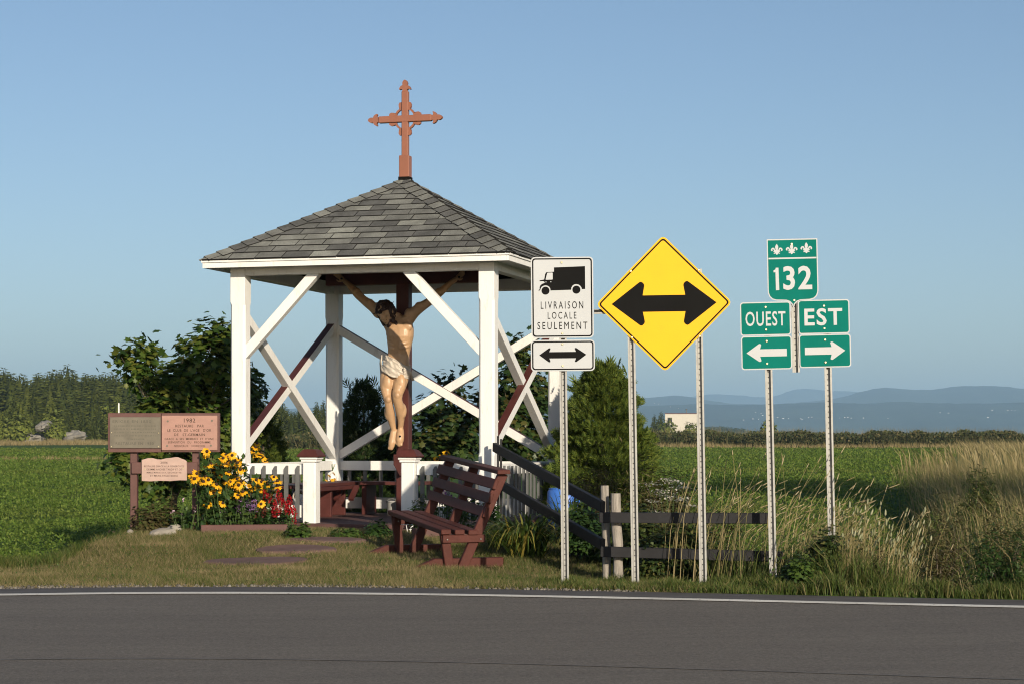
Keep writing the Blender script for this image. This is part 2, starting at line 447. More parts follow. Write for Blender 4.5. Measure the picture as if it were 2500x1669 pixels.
# ================================================================ terrain
_lx = np.array([-3.70, -2.25, 0.0, 1.52, 3.44]); _ly = np.array([14.22, 14.39, 14.14, 13.73, 13.20])
RZ = 0.27       # level of the road edge; the eye is 1.13 m above it
_pf = np.polyfit(_lx, _ly, 3)
def line_y(X):
    """where the white edge line of the road runs"""
    X = np.asarray(X, float); Xc = np.clip(X, -3.8, 3.5)
    y = np.polyval(_pf, Xc); d = np.polyder(_pf)
    sl = np.polyval(d, Xc)
    sl = np.where(X < -3.8, 0.06, np.where(X > 3.5, -0.22, sl))
    return y + sl * (X - Xc)
SHOULDER = 0.62
def edge_y(X): return line_y(X) + SHOULDER
def sst(a, b, x):
    t = np.clip((x - a) / (b - a), 0, 1); return t * t * (3 - 2 * t)
def waves(X, Y):
    return 0.03 * np.sin(X * 1.7 + 0.6 * Y) + 0.025 * np.sin(Y * 2.3 - X * .9) + 0.015 * np.sin(X * 4.1 + Y * 3.3)
FLOOR = 0.52
GX, GY, GT = -1.18, 21.76, R(-15.95)
def ditch_x(Y): return 3.45 + 0.183 * (Y - 15)
def zt(X, Y):
    X = np.asarray(X, float); Y = np.asarray(Y, float)
    t = Y - edge_y(X)
    far = np.clip(Y - 22, 0, 320)
    zf = -0.30 + 0.0034 * far + 0.05 * np.sin(X * .11 + 1) * sst(25, 60, Y)
    # rise under the forest on the left, at the far edge of the field
    zf = zf + 5.0 * sst(296, 420, Y) * sst(-5, -60, X)
    kn = sst(-4.9, -3.9, X) * (1 - sst(0.7, 2.4, X)) * (1 - sst(24.2, 26.5, Y))
    tgt = zf + (0.455 - zf) * kn
    bank = 0.30 * (1 - sst(2.3, 4.2, t)) + zf * sst(2.3, 4.2, t)
    left = sst(-3.9, -4.6, X)
    tgt = tgt * (1 - left) + bank * left
    s = sst(1.2, 5.0, t)
    right = sst(0.6, 2.0, X)
    s = s * (1 - right) + right * sst(0.8, 3.4, t)
    z = RZ + s * (tgt - RZ)
    # roadside ditch on the right
    dl = X - ditch_x(Y)
    dz = -0.75 * np.exp(-(dl / 0.6) ** 2) * sst(0.3, 1.2, t) * (1 - sst(40, 70, Y))
    z = z + dz + waves(X, Y) * 0.5 * sst(0.2, 1.0, t) * (1 - sst(60, 120, Y))
    # below the road
    r = RZ - 0.06 * np.clip(-(t + SHOULDER), 0, 11) - 0.08
    return np.where(t < 0.0, np.where(t < -0.1, r, RZ + (r - RZ) * (-t / 0.1)), z)
def ground_hit(px, py, d0=14.6, d1=120.0):
    D = np.linspace(d0, d1, 4000)
    X = (px - 1250) / F * D; Z = EYE + (HOR - py) / F * D
    i = np.argmax(Z <= zt(X, D))
    return Vector((X[i], D[i], float(zt(X[i], D[i]))))
def gz(x, y): return float(zt(x, y))

def axis(lo, hi, a, b, step, grow=1.22):
    mid = list(np.arange(a, b + 1e-6, step)); s = step; q = a; left = []
    while q > lo:
        s *= grow; q -= s; left.append(max(q, lo))
    s = step; q = mid[-1]; right = []
    while q < hi:
        s *= grow; q += s; right.append(min(q, hi))
    return np.array(left[::-1] + mid + right)
def build_ground():
    m, nt, bs = nodes_of('ground_soil_and_grass')
    at = nt.nodes.new('ShaderNodeAttribute'); at.attribute_name = 'lawn'
    a = noise_fac(nt, 1.1, 5); b = noise_fac(nt, 24, 5, rough=.7); cfar = noise_fac(nt, 0.035, 4, stretch=(1, 3.5, 1)); d = noise_fac(nt, 1.6, 6, rough=.75)
    lawn = ramp(nt, a, [(0.36, (0.075, 0.088, 0.026)), (0.52, (0.15, 0.125, 0.05)), (0.68, (0.23, 0.17, 0.08))])
    lawn = mixc(nt, 0.5, lawn, ramp(nt, b, [(0.3, (0.05, 0.055, 0.02)), (0.7, (0.25, 0.20, 0.10))]))
    fld = ramp(nt, d, [(0.32, (0.020, 0.045, 0.010)), (0.55, (0.050, 0.095, 0.018)), (0.72, (0.075, 0.125, 0.026))])
    fld = mixc(nt, ramp(nt, cfar, [(0.56, (0, 0, 0)), (0.68, (0.7,) * 3)]), fld, (0.13, 0.12, 0.038))
    c = mixc(nt, at.outputs['Fac'], fld, lawn)
    nt.links.new(c, bs.inputs['Base Color']); bs.inputs['Roughness'].default_value = 0.95; bs.inputs['Specular IOR Level'].default_value = 0.1
    bump(nt, bs, b, 0.6, 0.03)
    xs = axis(-14000, 14000, -8, 8, 0.16); ys = axis(-60, 19000, 12.5, 27, 0.12, 1.16)
    X, Y = np.meshgrid(xs, ys); Z = zt(X, Y)
    Z = Z - 40 * sst(2500, 9000, Y)
    V = np.stack([X.ravel(), Y.ravel(), Z.ravel()], 1)
    nx, ny = len(xs), len(ys)
    i = np.arange(nx * ny).reshape(ny, nx)
    T = np.stack([i[:-1, :-1].ravel(), i[:-1, 1:].ravel(), i[1:, 1:].ravel(), i[1:, :-1].ravel()], 1)
    t = Y - edge_y(X)
    lawn_v = (1 - sst(2.4, 3.2, t)) * sst(-3.9, -4.3, X) + sst(-4.3, -3.9, X) * (1 - sst(1.0, 2.2, X)) * (1 - sst(24.5, 26, Y))
    me = np_mesh('ground', V, T, m, True, {'lawn': np.clip(lawn_v, 0, 1).ravel()})
    return tag(link('ground', me), kind='structure')
ground = build_ground()

def strip(name, t0, t1, mat, lift, n=9, x0=-260, x1=260, kind='structure', parent=None):
    xs = axis(x0, x1, -8, 8, 0.4, 1.25)
    ts = np.linspace(t0, t1, n)
    V = []; 
    for t in ts:
        for x in xs:
            y = float(line_y(x)) + t
            V.append((x, y, RZ - 0.06 * min(11, max(0, -t)) + lift))
    nx = len(xs); Fs = []
    for j in range(n - 1):
        for i in range(nx - 1):
            a = j * nx + i; Fs.append((a, a + 1, a + 1 + nx, a + nx))
    mb = MB().add(V, Fs)
    o = mb.build(name, mat, parent)
    return tag(o, kind=kind) if kind else o
road = strip('road', -12.5, 0.0, M['asphalt'], 0.0, 14)
strip('road_shoulder', 0.0, SHOULDER, M['asphalt_edge'], 0.001, 3)
line = strip('edge_line', -0.062, 0.062, M['line'], 0.006, 3, kind=None)
tag(line, kind='structure')
tag(strip('tar_seam', -2.812, -2.79, M['tar'], 0.004, 2, kind=None), kind='structure')
tag(strip('road_base', SHOULDER, SHOULDER + 0.06, M['asphalt_edge'], -0.02, 2, kind=None), kind='structure')

# ---------------------------------------------------------------- mountains across the river
def ridge(name, pts, D, depth, seed, mat, base=-60):
    pts = np.array(pts, float)
    xs = np.linspace(pts[0, 0], pts[-1, 0], 700)
    crest = np.interp(xs, pts[:, 0], pts[:, 1])
    # round the corners of the outline
    k = np.ones(7) / 7; crest = np.convolve(np.pad(crest, 3, 'edge'), k, 'valid')
    crest = crest + 1.6 * np.array([mnoise.fractal(Vector((q / 26.0, seed, 0)), 1.0, 2.0, 5) for q in xs])
    H = (HOR - crest) / F * D
    X = (xs - 1250) / F * D
    rows = [(-depth, base / 1.0, 0.0), (-depth * .7, None, 0.30), (-depth * .45, None, 0.52), (-depth * .22, None, 0.78), (-depth * .1, None, 0.92), (0, None, 1.0), (depth * .3, None, 0.8), (depth * .8, base, 0.0)]
    V = []
    for dy, z, f in rows:
        for i in range(len(xs)):
            n1 = mnoise.fractal(Vector((X[i] / (D * .02) + seed, dy / (D * .02), seed)), 1.0, 2.0, 4)
            h = base + (H[i] - base) * f + n1 * (H[i] - base) * 0.10 * math.sin(math.pi * min(1, f)) 
            V.append((X[i] * (1 + dy / D * 0.5), D + dy + n1 * D * .006, h))
    nx = len(xs); Fs = []
    for j in range(len(rows) - 1):
        for i in range(nx - 1):
            a = j * nx + i; Fs.append((a, a + 1, a + 1 + nx, a + nx))
    return tag(MB().add(V, Fs).build(name, mat, smooth=True), kind='structure')
M['mountain'] = paint('wooded_slope', (0.04, 0.055, 0.035), 0.95, 0.5, 0.0022, (0.11, 0.11, 0.06), 0.7, 0, spec=0.05)
near_pts = [(-1500, 1040), (-500, 1030), (0, 1020), (500, 1005), (800, 992), (1000, 984), (1150, 984), (1300, 978), (1500, 972), (1584, 970), (1640, 963), (1690, 967), (1740, 978), (1800, 984), (1880, 985), (1960, 980), (2040, 972), (2092, 957), (2152, 943), (2200, 947), (2240, 951), (2280, 950), (2320, 942), (2400, 940), (2450, 942), (2500, 947), (2700, 955), (3200, 950), (4000, 975)]
far_pts = [(-1500, 1040), (0, 1030), (700, 1010), (1400, 985), (1650, 975), (1690, 966), (1720, 960), (1760, 961), (1792, 963), (1840, 966), (1870, 971), (1888, 969), (1928, 951), (1956, 946), (2000, 950), (2032, 955), (2060, 951), (2090, 955), (2130, 962), (2300, 965), (2700, 970), (4000, 990)]
low_pts = [(-1500, 1050), (0, 1035), (800, 1010), (1300, 996), (1584, 988), (1700, 984), (1800, 987), (1900, 985), (2000, 980), (2100, 983), (2200, 979), (2350, 984), (2500, 980), (2800, 985), (4000, 1000)]
ridge('foothills', low_pts, 7800, 2200, 5.3, M['mountain'])
ridge('near_mountains', near_pts, 11000, 3200, 3.1, M['mountain'])
ridge('far_mountains', far_pts, 16500, 2000, 8.7, M['mountain'])
M['hamlet'] = paint('far_white_walls', (0.85, 0.84, 0.8), 0.6, 0.05, 1, bmp=0)
mb = MB()
for px, py in ((1598, 983), (1608, 985), (1637, 992), (1656, 995), (1845, 1005), (1858, 1008), (1862, 1013), (1852, 1022), (1838, 1021), (1815, 1024), (1898, 1018), (1912, 1020), (1925, 1020), (1955, 1021), (1958, 1023), (1974, 1018), (1982, 1017), (2050, 1019), (2062, 1018), (2070, 1017), (2078, 1019), (2108, 1019), (2168, 1020), (2295, 1006), (2315, 1007), (2422, 1000), (2460, 1001), (2470, 1000), (2478, 1001), (2412, 1018)):
    c = P(px, py, 6000 + (1055 - py) * 16)
    mb.box(c, (random.uniform(1.6, 5), 4, random.uniform(1.2, 2.2)))
tag(mb.build('far_hamlet', M['hamlet']), 'tiny white houses of a hamlet scattered over the hazy slopes', None, kind='stuff')

# ================================================================ the gazebo
gz_root = thing('gazebo', 'white square wooden gazebo with grey shingled roof and cross braces', 'gazebo', (GX, GY, 0), GT)
H2 = 1.37
ca, sa = math.cos(GT), math.sin(GT)
def GW(l):      # gazebo local to world
    return Vector((GX + l[0] * ca - l[1] * sa, GY + l[0] * sa + l[1] * ca, l[2]))
def GP(px, py, ly):
    """gazebo-local point on the plane y=ly that the photograph shows at (px,py)"""
    k = (px - 1250) / F
    # GX + lx*ca - ly*sa = k*(GY + lx*sa + ly*ca)
    lx = (k * (GY + ly * ca) - GX + ly * sa) / (ca - k * sa)
    D = GY + lx * sa + ly * ca
    return Vector((lx, ly, EYE + (HOR - py) / F * D))
BEAM = 3.115
corners = [(-1, -1), (1, -1), (1, 1), (-1, 1)]
for sx, sy in corners:
    mb = MB()
    x, y = sx * H2, sy * H2
    w = 0.083; ch = 0.022
    prof = []
    for z, c, ww in ((0.40, 0.004, w), (1.22, 0.004, w), (1.26, ch, w), (2.80, ch, w), (2.84, 0.004, w), (BEAM + 0.10, 0.004, w)):
        prof.append([(x + a, y + b, z) for a, b in ((-ww + c, -ww), (ww - c, -ww), (ww, -ww + c), (ww, ww - c), (ww - c, ww), (-ww + c, ww), (-ww, ww - c), (-ww, -ww + c))])
    V = [q for r in prof for q in r]; Fs = []
    for i in range(len(prof) - 1):
        for k in range(8):
            Fs.append((i * 8 + k, i * 8 + (k + 1) % 8, i * 8 + 8 + (k + 1) % 8, i * 8 + 8 + k))
    Fs += [tuple(range(7, -1, -1)), tuple(range(len(V) - 8, len(V)))]
    mb.add(V, Fs).build('post', M['white'], gz_root)
bh = 0.135
for i, (a, b) in enumerate((((-1, -1), (1, -1)), ((1, -1), (1, 1)), ((1, 1), (-1, 1)), ((-1, 1), (-1, -1)))):
    mb = MB()
    A = Vector((a[0] * H2, a[1] * H2, BEAM + bh / 2)); B = Vector((b[0] * H2, b[1] * H2, BEAM + bh / 2))
    d = (B - A).normalized(); n = Vector((d.y, -d.x, 0))
    mb.bar(A + d * 0.085 + n * .02, B - d * 0.085 + n * .02, 0.11, bh)
    mb.build('beam', M['white'], gz_root, bevel=0.004)
# fascia boards
E_ = 1.67; FZ0, FZ1 = 3.182, 3.262
for k, (sx, sy) in enumerate(((0, -1), (1, 0), (0, 1), (-1, 0))):
    mb = MB()
    if sx == 0:
        mb.box((0, sy * (E_ - .012), (FZ0 + FZ1) / 2 - 0.008), (2 * E_ - 0.052, 0.024, FZ1 - FZ0 - 0.016)); mb.box((0, sy * (E_ + .004), FZ1 - 0.012), (2 * E_ + 0.018, 0.022, 0.024))
    else:
        mb.box((sx * (E_ - .012), 0, (FZ0 + FZ1) / 2 - 0.008), (0.024, 2 * E_ - 0.001, FZ1 - FZ0 - 0.016)); mb.box((sx * (E_ + .004), 0, FZ1 - 0.012), (0.022, 2 * E_ - 0.015, 0.024))
    mb.build('fascia', M['white'], gz_root)
mb = MB()
for s in (-1, 1):
    mb.span((-E_ + .03, s * 1.43, FZ0 + .02), (E_ - .03, s * (E_ - .025), FZ0 + .032))
    mb.span((s * 1.43, -1.43, FZ0 + .02), (s * (E_ - .025), 1.43, FZ0 + .032))
mb.build('soffit', M['white'], gz_root)

# roof deck, then the shingles on it
AP = 4.262
roof = MB()
e = E_ + 0.012; z0 = FZ1 + 0.002
roof.add([(-e, -e, z0), (e, -e, z0), (e, e, z0), (-e, e, z0), (0, 0, AP), (-e, -e, z0 - .012), (e, -e, z0 - .012), (e, e, z0 - .012), (-e, e, z0 - .012), (0, 0, AP - .03)],
         [(0, 1, 4), (1, 2, 4), (2, 3, 4), (3, 0, 4), (6, 5, 9), (7, 6, 9), (8, 7, 9), (5, 8, 9), (0, 5, 6, 1), (1, 6, 7, 2), (2, 7, 8, 3), (3, 8, 5, 0)])
M['deck'] = paint('roof_deck', (0.03, 0.022, 0.018), 0.9, 0.2, 5)
roof_o = roof.build('roof', M['deck'], gz_root)
SL = math.hypot(e, AP - z0)
def clip_poly(poly, a, b, c):
    """keep a*x+b*y<=c"""
    out = []
    for i in range(len(poly)):
        p, q = poly[i], poly[(i + 1) % len(poly)]
        dp = a * p[0] + b * p[1] - c; dq = a * q[0] + b * q[1] - c
        if dp <= 0: out.append(p)
        if dp * dq < 0:
            t = dp / (dp - dq); out.append((p[0] + (q[0] - p[0]) * t, p[1] + (q[1] - p[1]) * t))
    return out
NR = 14; EX = SL / NR
def face_M(k):
    """roof face k -> matrix: u along the eave, v up the slope, w out of the roof"""
    a = k * math.pi / 2
    u = Vector((math.cos(a), math.sin(a), 0)); out = Vector((math.sin(a), -math.cos(a), 0))
    v = (Vector((0, 0, AP - z0)) - out * e).normalized(); w = u.cross(v)
    if w.z < 0: w = -w
    o = out * e + Vector((0, 0, z0))
    Mx = Matrix((u, v, w)).transposed().to_4x4(); Mx.translation = o
    return Mx
far_sh = MB()
for k in range(4):
    Mx = face_M(k)
    for r in range(NR):
        off = (r % 2) * 0.15 + random.uniform(-.04, .04) + (r * 0.37 % 1) * .06
        x = -2.0 + off
        while x < e:
            x1 = x + 0.298
            sl = 0.004
            v0 = r * EX - (0.012 if r == 0 else 0) + random.uniform(-.003, .003); v1 = (r + 1) * EX + 0.012
            poly = [(x, v0), (x1 - .005, v0), (x1 - .005, v1), (x, v1)]
            poly = clip_poly(poly, 1, e / SL, e); poly = clip_poly(poly, -1, e / SL, e); poly = clip_poly(poly, 0, 1, SL - 0.03)
            x += 0.302
            if len(poly) < 3: continue
            ar = abs(sum(poly[i][0] * poly[(i + 1) % len(poly)][1] - poly[(i + 1) % len(poly)][0] * poly[i][1] for i in range(len(poly)))) / 2
            if ar < 0.0008: continue
            lo = 0.014; hi = 0.0035; th = 0.0125 + random.uniform(-.0015, .003)
            top = [Mx @ Vector((a, b, th + (hi - lo) * (b - v0) / EX + 0.0025)) for a, b in poly]
            bot = [Mx @ Vector((a, b, -0.001)) for a, b in poly]
            n = len(poly)
            fs = [tuple(range(n)), tuple(range(2 * n - 1, n - 1, -1))] + [(i, i + n, (i + 1) % n + n, (i + 1) % n) for i in range(n)]
            if k in (0, 1):
                so = MB().add(top + bot, fs, 0); so.m = [0] + [1] * (len(fs) - 1); so.build('shingle', [M['shingle'], M['shingle_edge']], roof_o)
            else: far_sh.add(top + bot, fs)
tag(far_sh.build('shingle', M['shingle_far'], roof_o), kind='stuff')
# hip caps
for hi_, (sx, sy) in enumerate(corners):
    A = Vector((sx * (e - .03), sy * (e - .03), z0 + .020)); B = Vector((0, 0, AP + .004))
    n = 17 if hi_ != 2 else 17
    d = (B - A) / n
    n1 = face_M(0 if sy < 0 else 2).to_3x3() @ Vector((0, 0, 1)); n2 = face_M(1 if sx > 0 else 3).to_3x3() @ Vector((0, 0, 1))
    u1 = d.normalized().cross(n1); u2 = d.normalized().cross(n2)
    # point each side vector away from the hip onto its own face
    if u1.dot(Vector((-sx, 0, 0))) < 0: u1 = -u1
    if u2.dot(Vector((0, -sy, 0))) < 0: u2 = -u2
    for i in range(n):
        p = A + d * i; q = A + d * (i + 1.12)
        up = (n1 + n2).normalized()
        wd = (0.135 if i else .10) + random.uniform(-.008, .008)
        if i >= n - 1: wd *= .7
        lo = up * 0.026; hi = up * 0.013
        V = [p + u1 * wd + n1 * .022, p + lo, p + u2 * wd + n2 * .022, q + u1 * wd + n1 * .010, q + hi, q + u2 * wd + n2 * .010]
        V += [v - up * 0.010 for v in V]
        fs = [(0, 1, 4, 3), (1, 2, 5, 4), (6, 9, 10, 7), (7, 10, 11, 8), (0, 6, 7, 1), (1, 7, 8, 2), (3, 4, 10, 9), (4, 5, 11, 10), (0, 3, 9, 6), (2, 8, 11, 5)]
        hc = MB().add(V, fs); hc.m = [0, 0] + [1] * (len(fs) - 2); hc.build('hip_cap', [M['shingle'], M['shingle_edge']], roof_o)
MB().box((0, 0, AP + .000), (0.125, 0.125, 0.05)).build('flashing', M['black'], roof_o)
# rafters seen from below
for sx, sy in corners:
    MB().bar((sx * 1.40, sy * 1.40, 3.29), (sx * .05, sy * .05, AP - .12), 0.05, 0.10).build('rafter', M['red'], gz_root)

# braces: white, their upper edges red brown
def brace(a, b, n, w=0.098, t=0.085, red=True):
    a = Vector(a); b = Vector(b); mb = MB()
    mb.bar(a, b, t, w, up=(0, 0, 1))
    me_o = mb.build('brace', [M['white'], M['red']], gz_root, bevel=0.003)
    if red:
        for p in me_o.data.polygons:
            if p.normal.z > 0.3: p.material_index = 1
    return me_o
for s in (-1, 1):       # short corner braces of the front
    brace((s * 1.33, -H2 - .015, 2.27), (s * 0.50, -H2 - .015, 3.14), None, 0.10, 0.09, False)
ZB, ZT = 1.20, 2.70
for k, (dx, dy) in enumerate(((-1, 0), (1, 0), (0, 1))):
    L = H2 - 0.06
    if dx:
        brace((dx * (H2 - .012), -L, ZT), (dx * (H2 - .012), L, ZB), None)
        brace((dx * (H2 + .010), -L, ZB + .10), (dx * (H2 + .010), L, ZT + .02), None)
    else:
        brace((-L, H2 - .012, ZT), (L, H2 - .012, ZB), None)
        brace((-L, H2 + .010, ZB), (L, H2 + .010, ZT), None)

# railings
def rail_run(a, b, out, n_pick, cap=True, pick_top=None, plen=None):
    """a,b local xy; out = outward normal; pickets nailed on the outside"""
    a = Vector((*a, 0)); b = Vector((*b, 0)); d = (b - a).normalized(); o = Vector((*out, 0))
    for z, h in ((1.083, 0.112), (0.64, 0.13)):
        MB().bar(a + Vector((0, 0, z)), b + Vector((0, 0, z)), 0.038, h).build('rail', M['white'], gz_root, bevel=0.003)
    L = (b - a).length
    for i in range(n_pick):
        c = a + d * (L * (i + 0.5) / n_pick) + o * 0.031
        w = 0.042; t = 0.02; top = 1.118; z0 = 0.56
        j = random.uniform(-.004, .004)
        def q(u, z, v): return c + d * u + o * v + Vector((0, 0, z + j))
        P6 = [(-w / 2 - .0, z0), (w / 2, z0), (w / 2, top - .03), (w / 2 - .028 if False else w / 2, top), (-w / 2 + .022, top), (-w / 2, top - .035)]
        V = [q(u, z, -t / 2) for u, z in P6] + [q(u, z, t / 2) for u, z in P6]
        n = 6
        fs = [tuple(range(n)), tuple(range(2 * n - 1, n - 1, -1))] + [(k, k + n, (k + 1) % n + n, (k + 1) % n) for k in range(n)]
        MB().add(V, fs).build('picket', M['slate'], gz_root)
N1, N2 = -0.567, 0.52
rail_run((-H2 + .085, -H2), (N1 - .08, -H2), (0, -1), 5)
rail_run((N2 + .08, -H2), (H2 - .085, -H2), (0, -1), 5)
rail_run((H2, -H2 + .085), (H2, H2 - .085), (1, 0), 17)
rail_run((H2 - .085, H2), (-H2 + .085, H2), (0, 1), 13)
rail_run((-H2, H2 - .085), (-H2, -H2 + .085), (-1, 0), 15)
for nx in (N1, N2):
    mb = MB(); mb.box((nx, -H2, 0.80), (0.145, 0.145, 0.72)); mb.build('newel_post', M['white'], gz_root, bevel=0.010)
    mb = MB(); mb.box((nx, -H2, 1.172), (0.172, 0.172, 0.030)); mb.box((nx, -H2, 1.197), (0.195, 0.195, 0.026)); mb.build('newel_moulding', M['white'], gz_root, bevel=0.006)
    mb = MB()
    rings = [(0.115, 1.211), (0.118, 1.224), (0.098, 1.250), (0.074, 1.282), (0.055, 1.292)]
    V = [(nx + s * a, -H2 + t * a, z) for a, z in rings for s, t in corners]
    fs = [(i * 4 + k, i * 4 + (k + 1) % 4, i * 4 + 4 + (k + 1) % 4, i * 4 + 4 + k) for i in range(4) for k in range(4)] + [(3, 2, 1, 0), (16, 17, 18, 19)]
    mb.add(V, fs).build('newel_cap', M['red'], gz_root)
# floor slab
fl = MB(); fl.span((-1.52, -1.56, 0.36), (1.52, 1.50, FLOOR)); fl.build('floor_slab', M['slab'], gz_root, bevel=0.012)

# ================================================================ cross on the roof
CRD = GY
cr = thing('roof_cross', 'copper brown wooden cross with trefoil ends standing on the shingled roof peak', 'cross', (GX, GY, AP), GT)
U = CRD / F           # metres per photograph pixel there
def cz(py): return (EYE + (HOR - py) / F * CRD) - AP
def cxp(px): return (px - 995) * U
# socket, shaft, arm
mb = MB(); mb.span((-0.057, -0.057, cz(436)), (0.057, 0.057, cz(381))); mb.build('socket', M['copper'], cr, bevel=0.006)
zt_ = cz(224); za = cz(291)
mb = MB(); mb.span((-0.036, -0.034, cz(381) - .01), (0.036, 0.034, zt_)); mb.build('shaft', M['copper'], cr, bevel=0.006)
mb = MB(); mb.span((-0.305, -0.037, za - .036), (0.305, 0.031, za + .036)); mb.build('arm', M['copper'], cr, bevel=0.005)
def finial(M3):
    # bud with two curled leaves, pointing up from (0,0)
    half = [(0.030, -0.004), (0.026, 0.020), (0.044, 0.026), (0.058, 0.018), (0.068, 0.022), (0.062, 0.040), (0.048, 0.058), (0.032, 0.066), (0.026, 0.072), (0.030, 0.092), (0.022, 0.112), (0.010, 0.124)]
    poly = half + [(0, 0.128)] + [(-x, z) for x, z in reversed(half)]
    mb = MB(); mb.prism(poly, -0.024, 0.020, M3)
    return mb
for ang, o in ((0, (0, 0, zt_)), (90, (-0.305, 0, za)), (-90, (0.305, 0, za))):
    Mx = Matrix.Translation(o) @ Matrix.Rotation(R(-ang), 4, 'Y')
    finial(Mx).build('finial', M['copper'], cr)
def scroll(sx, sz):
    """scalloped bracket in one angle of the cross, with its eye left open"""
    out = [(0.036, 0.185), (0.062, 0.182), (0.074, 0.160), (0.072, 0.135), (0.060, 0.118), (0.066, 0.108), (0.082, 0.100), (0.100, 0.082), (0.108, 0.066), (0.118, 0.060), (0.135, 0.072), (0.160, 0.074), (0.182, 0.062), (0.185, 0.036)]
    inn = [(0.036, 0.100), (0.040, 0.098), (0.052, 0.094), (0.060, 0.090), (0.067, 0.085), (0.072, 0.080), (0.076, 0.076), (0.080, 0.072), (0.085, 0.067), (0.090, 0.060), (0.094, 0.052), (0.096, 0.046), (0.098, 0.040), (0.100, 0.036)]
    n = len(out); mb = MB()
    V = [(sx * x, -0.018, za + sz * z) for x, z in out + inn] + [(sx * x, 0.014, za + sz * z) for x, z in out + inn]
    fs = []
    for i in range(n - 1):
        fs += [(i, i + 1, n + i + 1, n + i), (2 * n + i, 3 * n + i, 3 * n + i + 1, 2 * n + i + 1), (i, 2 * n + i, 2 * n + i + 1, i + 1), (n + i, n + i + 1, 3 * n + i + 1, 3 * n + i)]
    mb.add(V, fs)
    return mb
for sx in (-1, 1):
    for sz in (-1, 1): scroll(sx, sz).build('scroll_bracket', M['copper'], cr)

# ================================================================ crucifix
cf = thing('crucifix', 'tall red brown crucifix with glossy painted figure inside the gazebo', 'crucifix', (GX, GY, 0), GT)
UX = -0.015
mb = MB(); mb.span((UX - .072, -.065, FLOOR), (UX + .072, .065, 3.36)); mb.build('upright', M['red'], cf, bevel=0.006)
mb = MB(); mb.span((-.92, -.070, 3.10), (.93, .060, 3.235)); mb.build('crossbeam', M['red'], cf, bevel=0.006)
mb = MB()
q = GP(974, 1128, -.12)
mb.prism([(q.x - .055, q.z - .02), (q.x + .02, q.z - .15), (q.x + .055, q.z - .02), (q.x + .055, q.z + .09), (q.x - .055, q.z + .09)], -.15, -.066)
mb.build('foot_block', M['red'], cf, bevel=0.004)

def loft(mb, rows, n=18):
    """rows: (centre, half width along x, half depth along y, tilt)"""
    V = []
    for c, a, b in rows:
        for k in range(n):
            t = 2 * math.pi * k / n
            cx_, sy_ = math.cos(t), math.sin(t)
            ex = 0.85
            V.append((c.x + a * math.copysign(abs(cx_) ** ex, cx_), c.y + b * math.copysign(abs(sy_) ** ex, sy_), c.z))
    fs = [(i * n + k, i * n + (k + 1) % n, i * n + n + (k + 1) % n, i * n + n + k) for i in range(len(rows) - 1) for k in range(n)]
    fs += [tuple(range(n - 1, -1, -1)), tuple(range((len(rows) - 1) * n, len(rows) * n))]
    mb.add(V, fs)
pxm = 222.0
def chain(mb, pts, n=12):
    """pts: (px, py, ly, radius px) limb with rounded ends, resampled smoothly"""
    A = [(GP(a, b, c), r / pxm) for a, b, c, r in pts]
    out = []
    for i in range(len(A) - 1):
        p0 = A[max(0, i - 1)]; p1 = A[i]; p2 = A[i + 1]; p3 = A[min(len(A) - 1, i + 2)]
        for s in range(4):
            t = s / 4
            h = lambda a, b, c, d: 0.5 * ((2 * b) + (c - a) * t + (2 * a - 5 * b + 4 * c - d) * t * t + (3 * b - a - 3 * c + d) * t ** 3)
            out.append((h(p0[0], p1[0], p2[0], p3[0]), h(p0[1], p1[1], p2[1], p3[1])))
    out.append(A[-1])
    mb.tube([p for p, r in out], [r for p, r in out], n)
    mb.ball(out[0][0], out[0][1], None, 10, 7); mb.ball(out[-1][0], out[-1][1], None, 10, 7)
body = MB()
trunk = [(966, 764, -.17, 9, .05), (962, 771, -.18, 24, .062), (964, 779, -.19, 38, .082), (971, 792, -.20, 38, .105), (976, 806, -.21, 35, .118), (977, 822, -.215, 33, .118), (976, 838, -.21, 30.5, .104), (975, 852, -.205, 28, .092), (973, 866, -.20, 27, .084), (970, 880, -.20, 30, .088), (967, 894, -.195, 34, .096), (965, 908, -.19, 36, .098), (963, 920, -.19, 33, .09), (963, 930, -.19, 24, .07)]
loft(body, [(GP(a, b, c), w / pxm, d) for a, b, c, w, d in trunk])
# chest, ribs, belly
for a, b, c, r in ((959, 800, -.275, (.068, .030, .052)), (992, 798, -.275, (.068, .030, .052)), (973, 868, -.262, (.045, .028, .05)), (970, 888, -.265, (.05, .03, .04))):
    body.ball(GP(a, b, c), r)
for s_ in (-1, 1):
    for k, pyr in enumerate((820, 830, 840, 850)):       # ribs
        cxr = 976; hwr = (33.5 - k * 1.6) / pxm; hdr = .117 - k * .007
        pts_ = []
        for a_ in np.linspace(.35, 1.25, 6):
            c0 = GP(cxr, pyr - 5 + 8 * (1.25 - a_) , -.212)
            pts_.append((c0.x + s_ * math.sin(a_) * hwr, c0.y - math.cos(a_) * hdr, c0.z - .0))
        body.tube(pts_, [.006, .0095, .0105, .0105, .009, .006], 7)
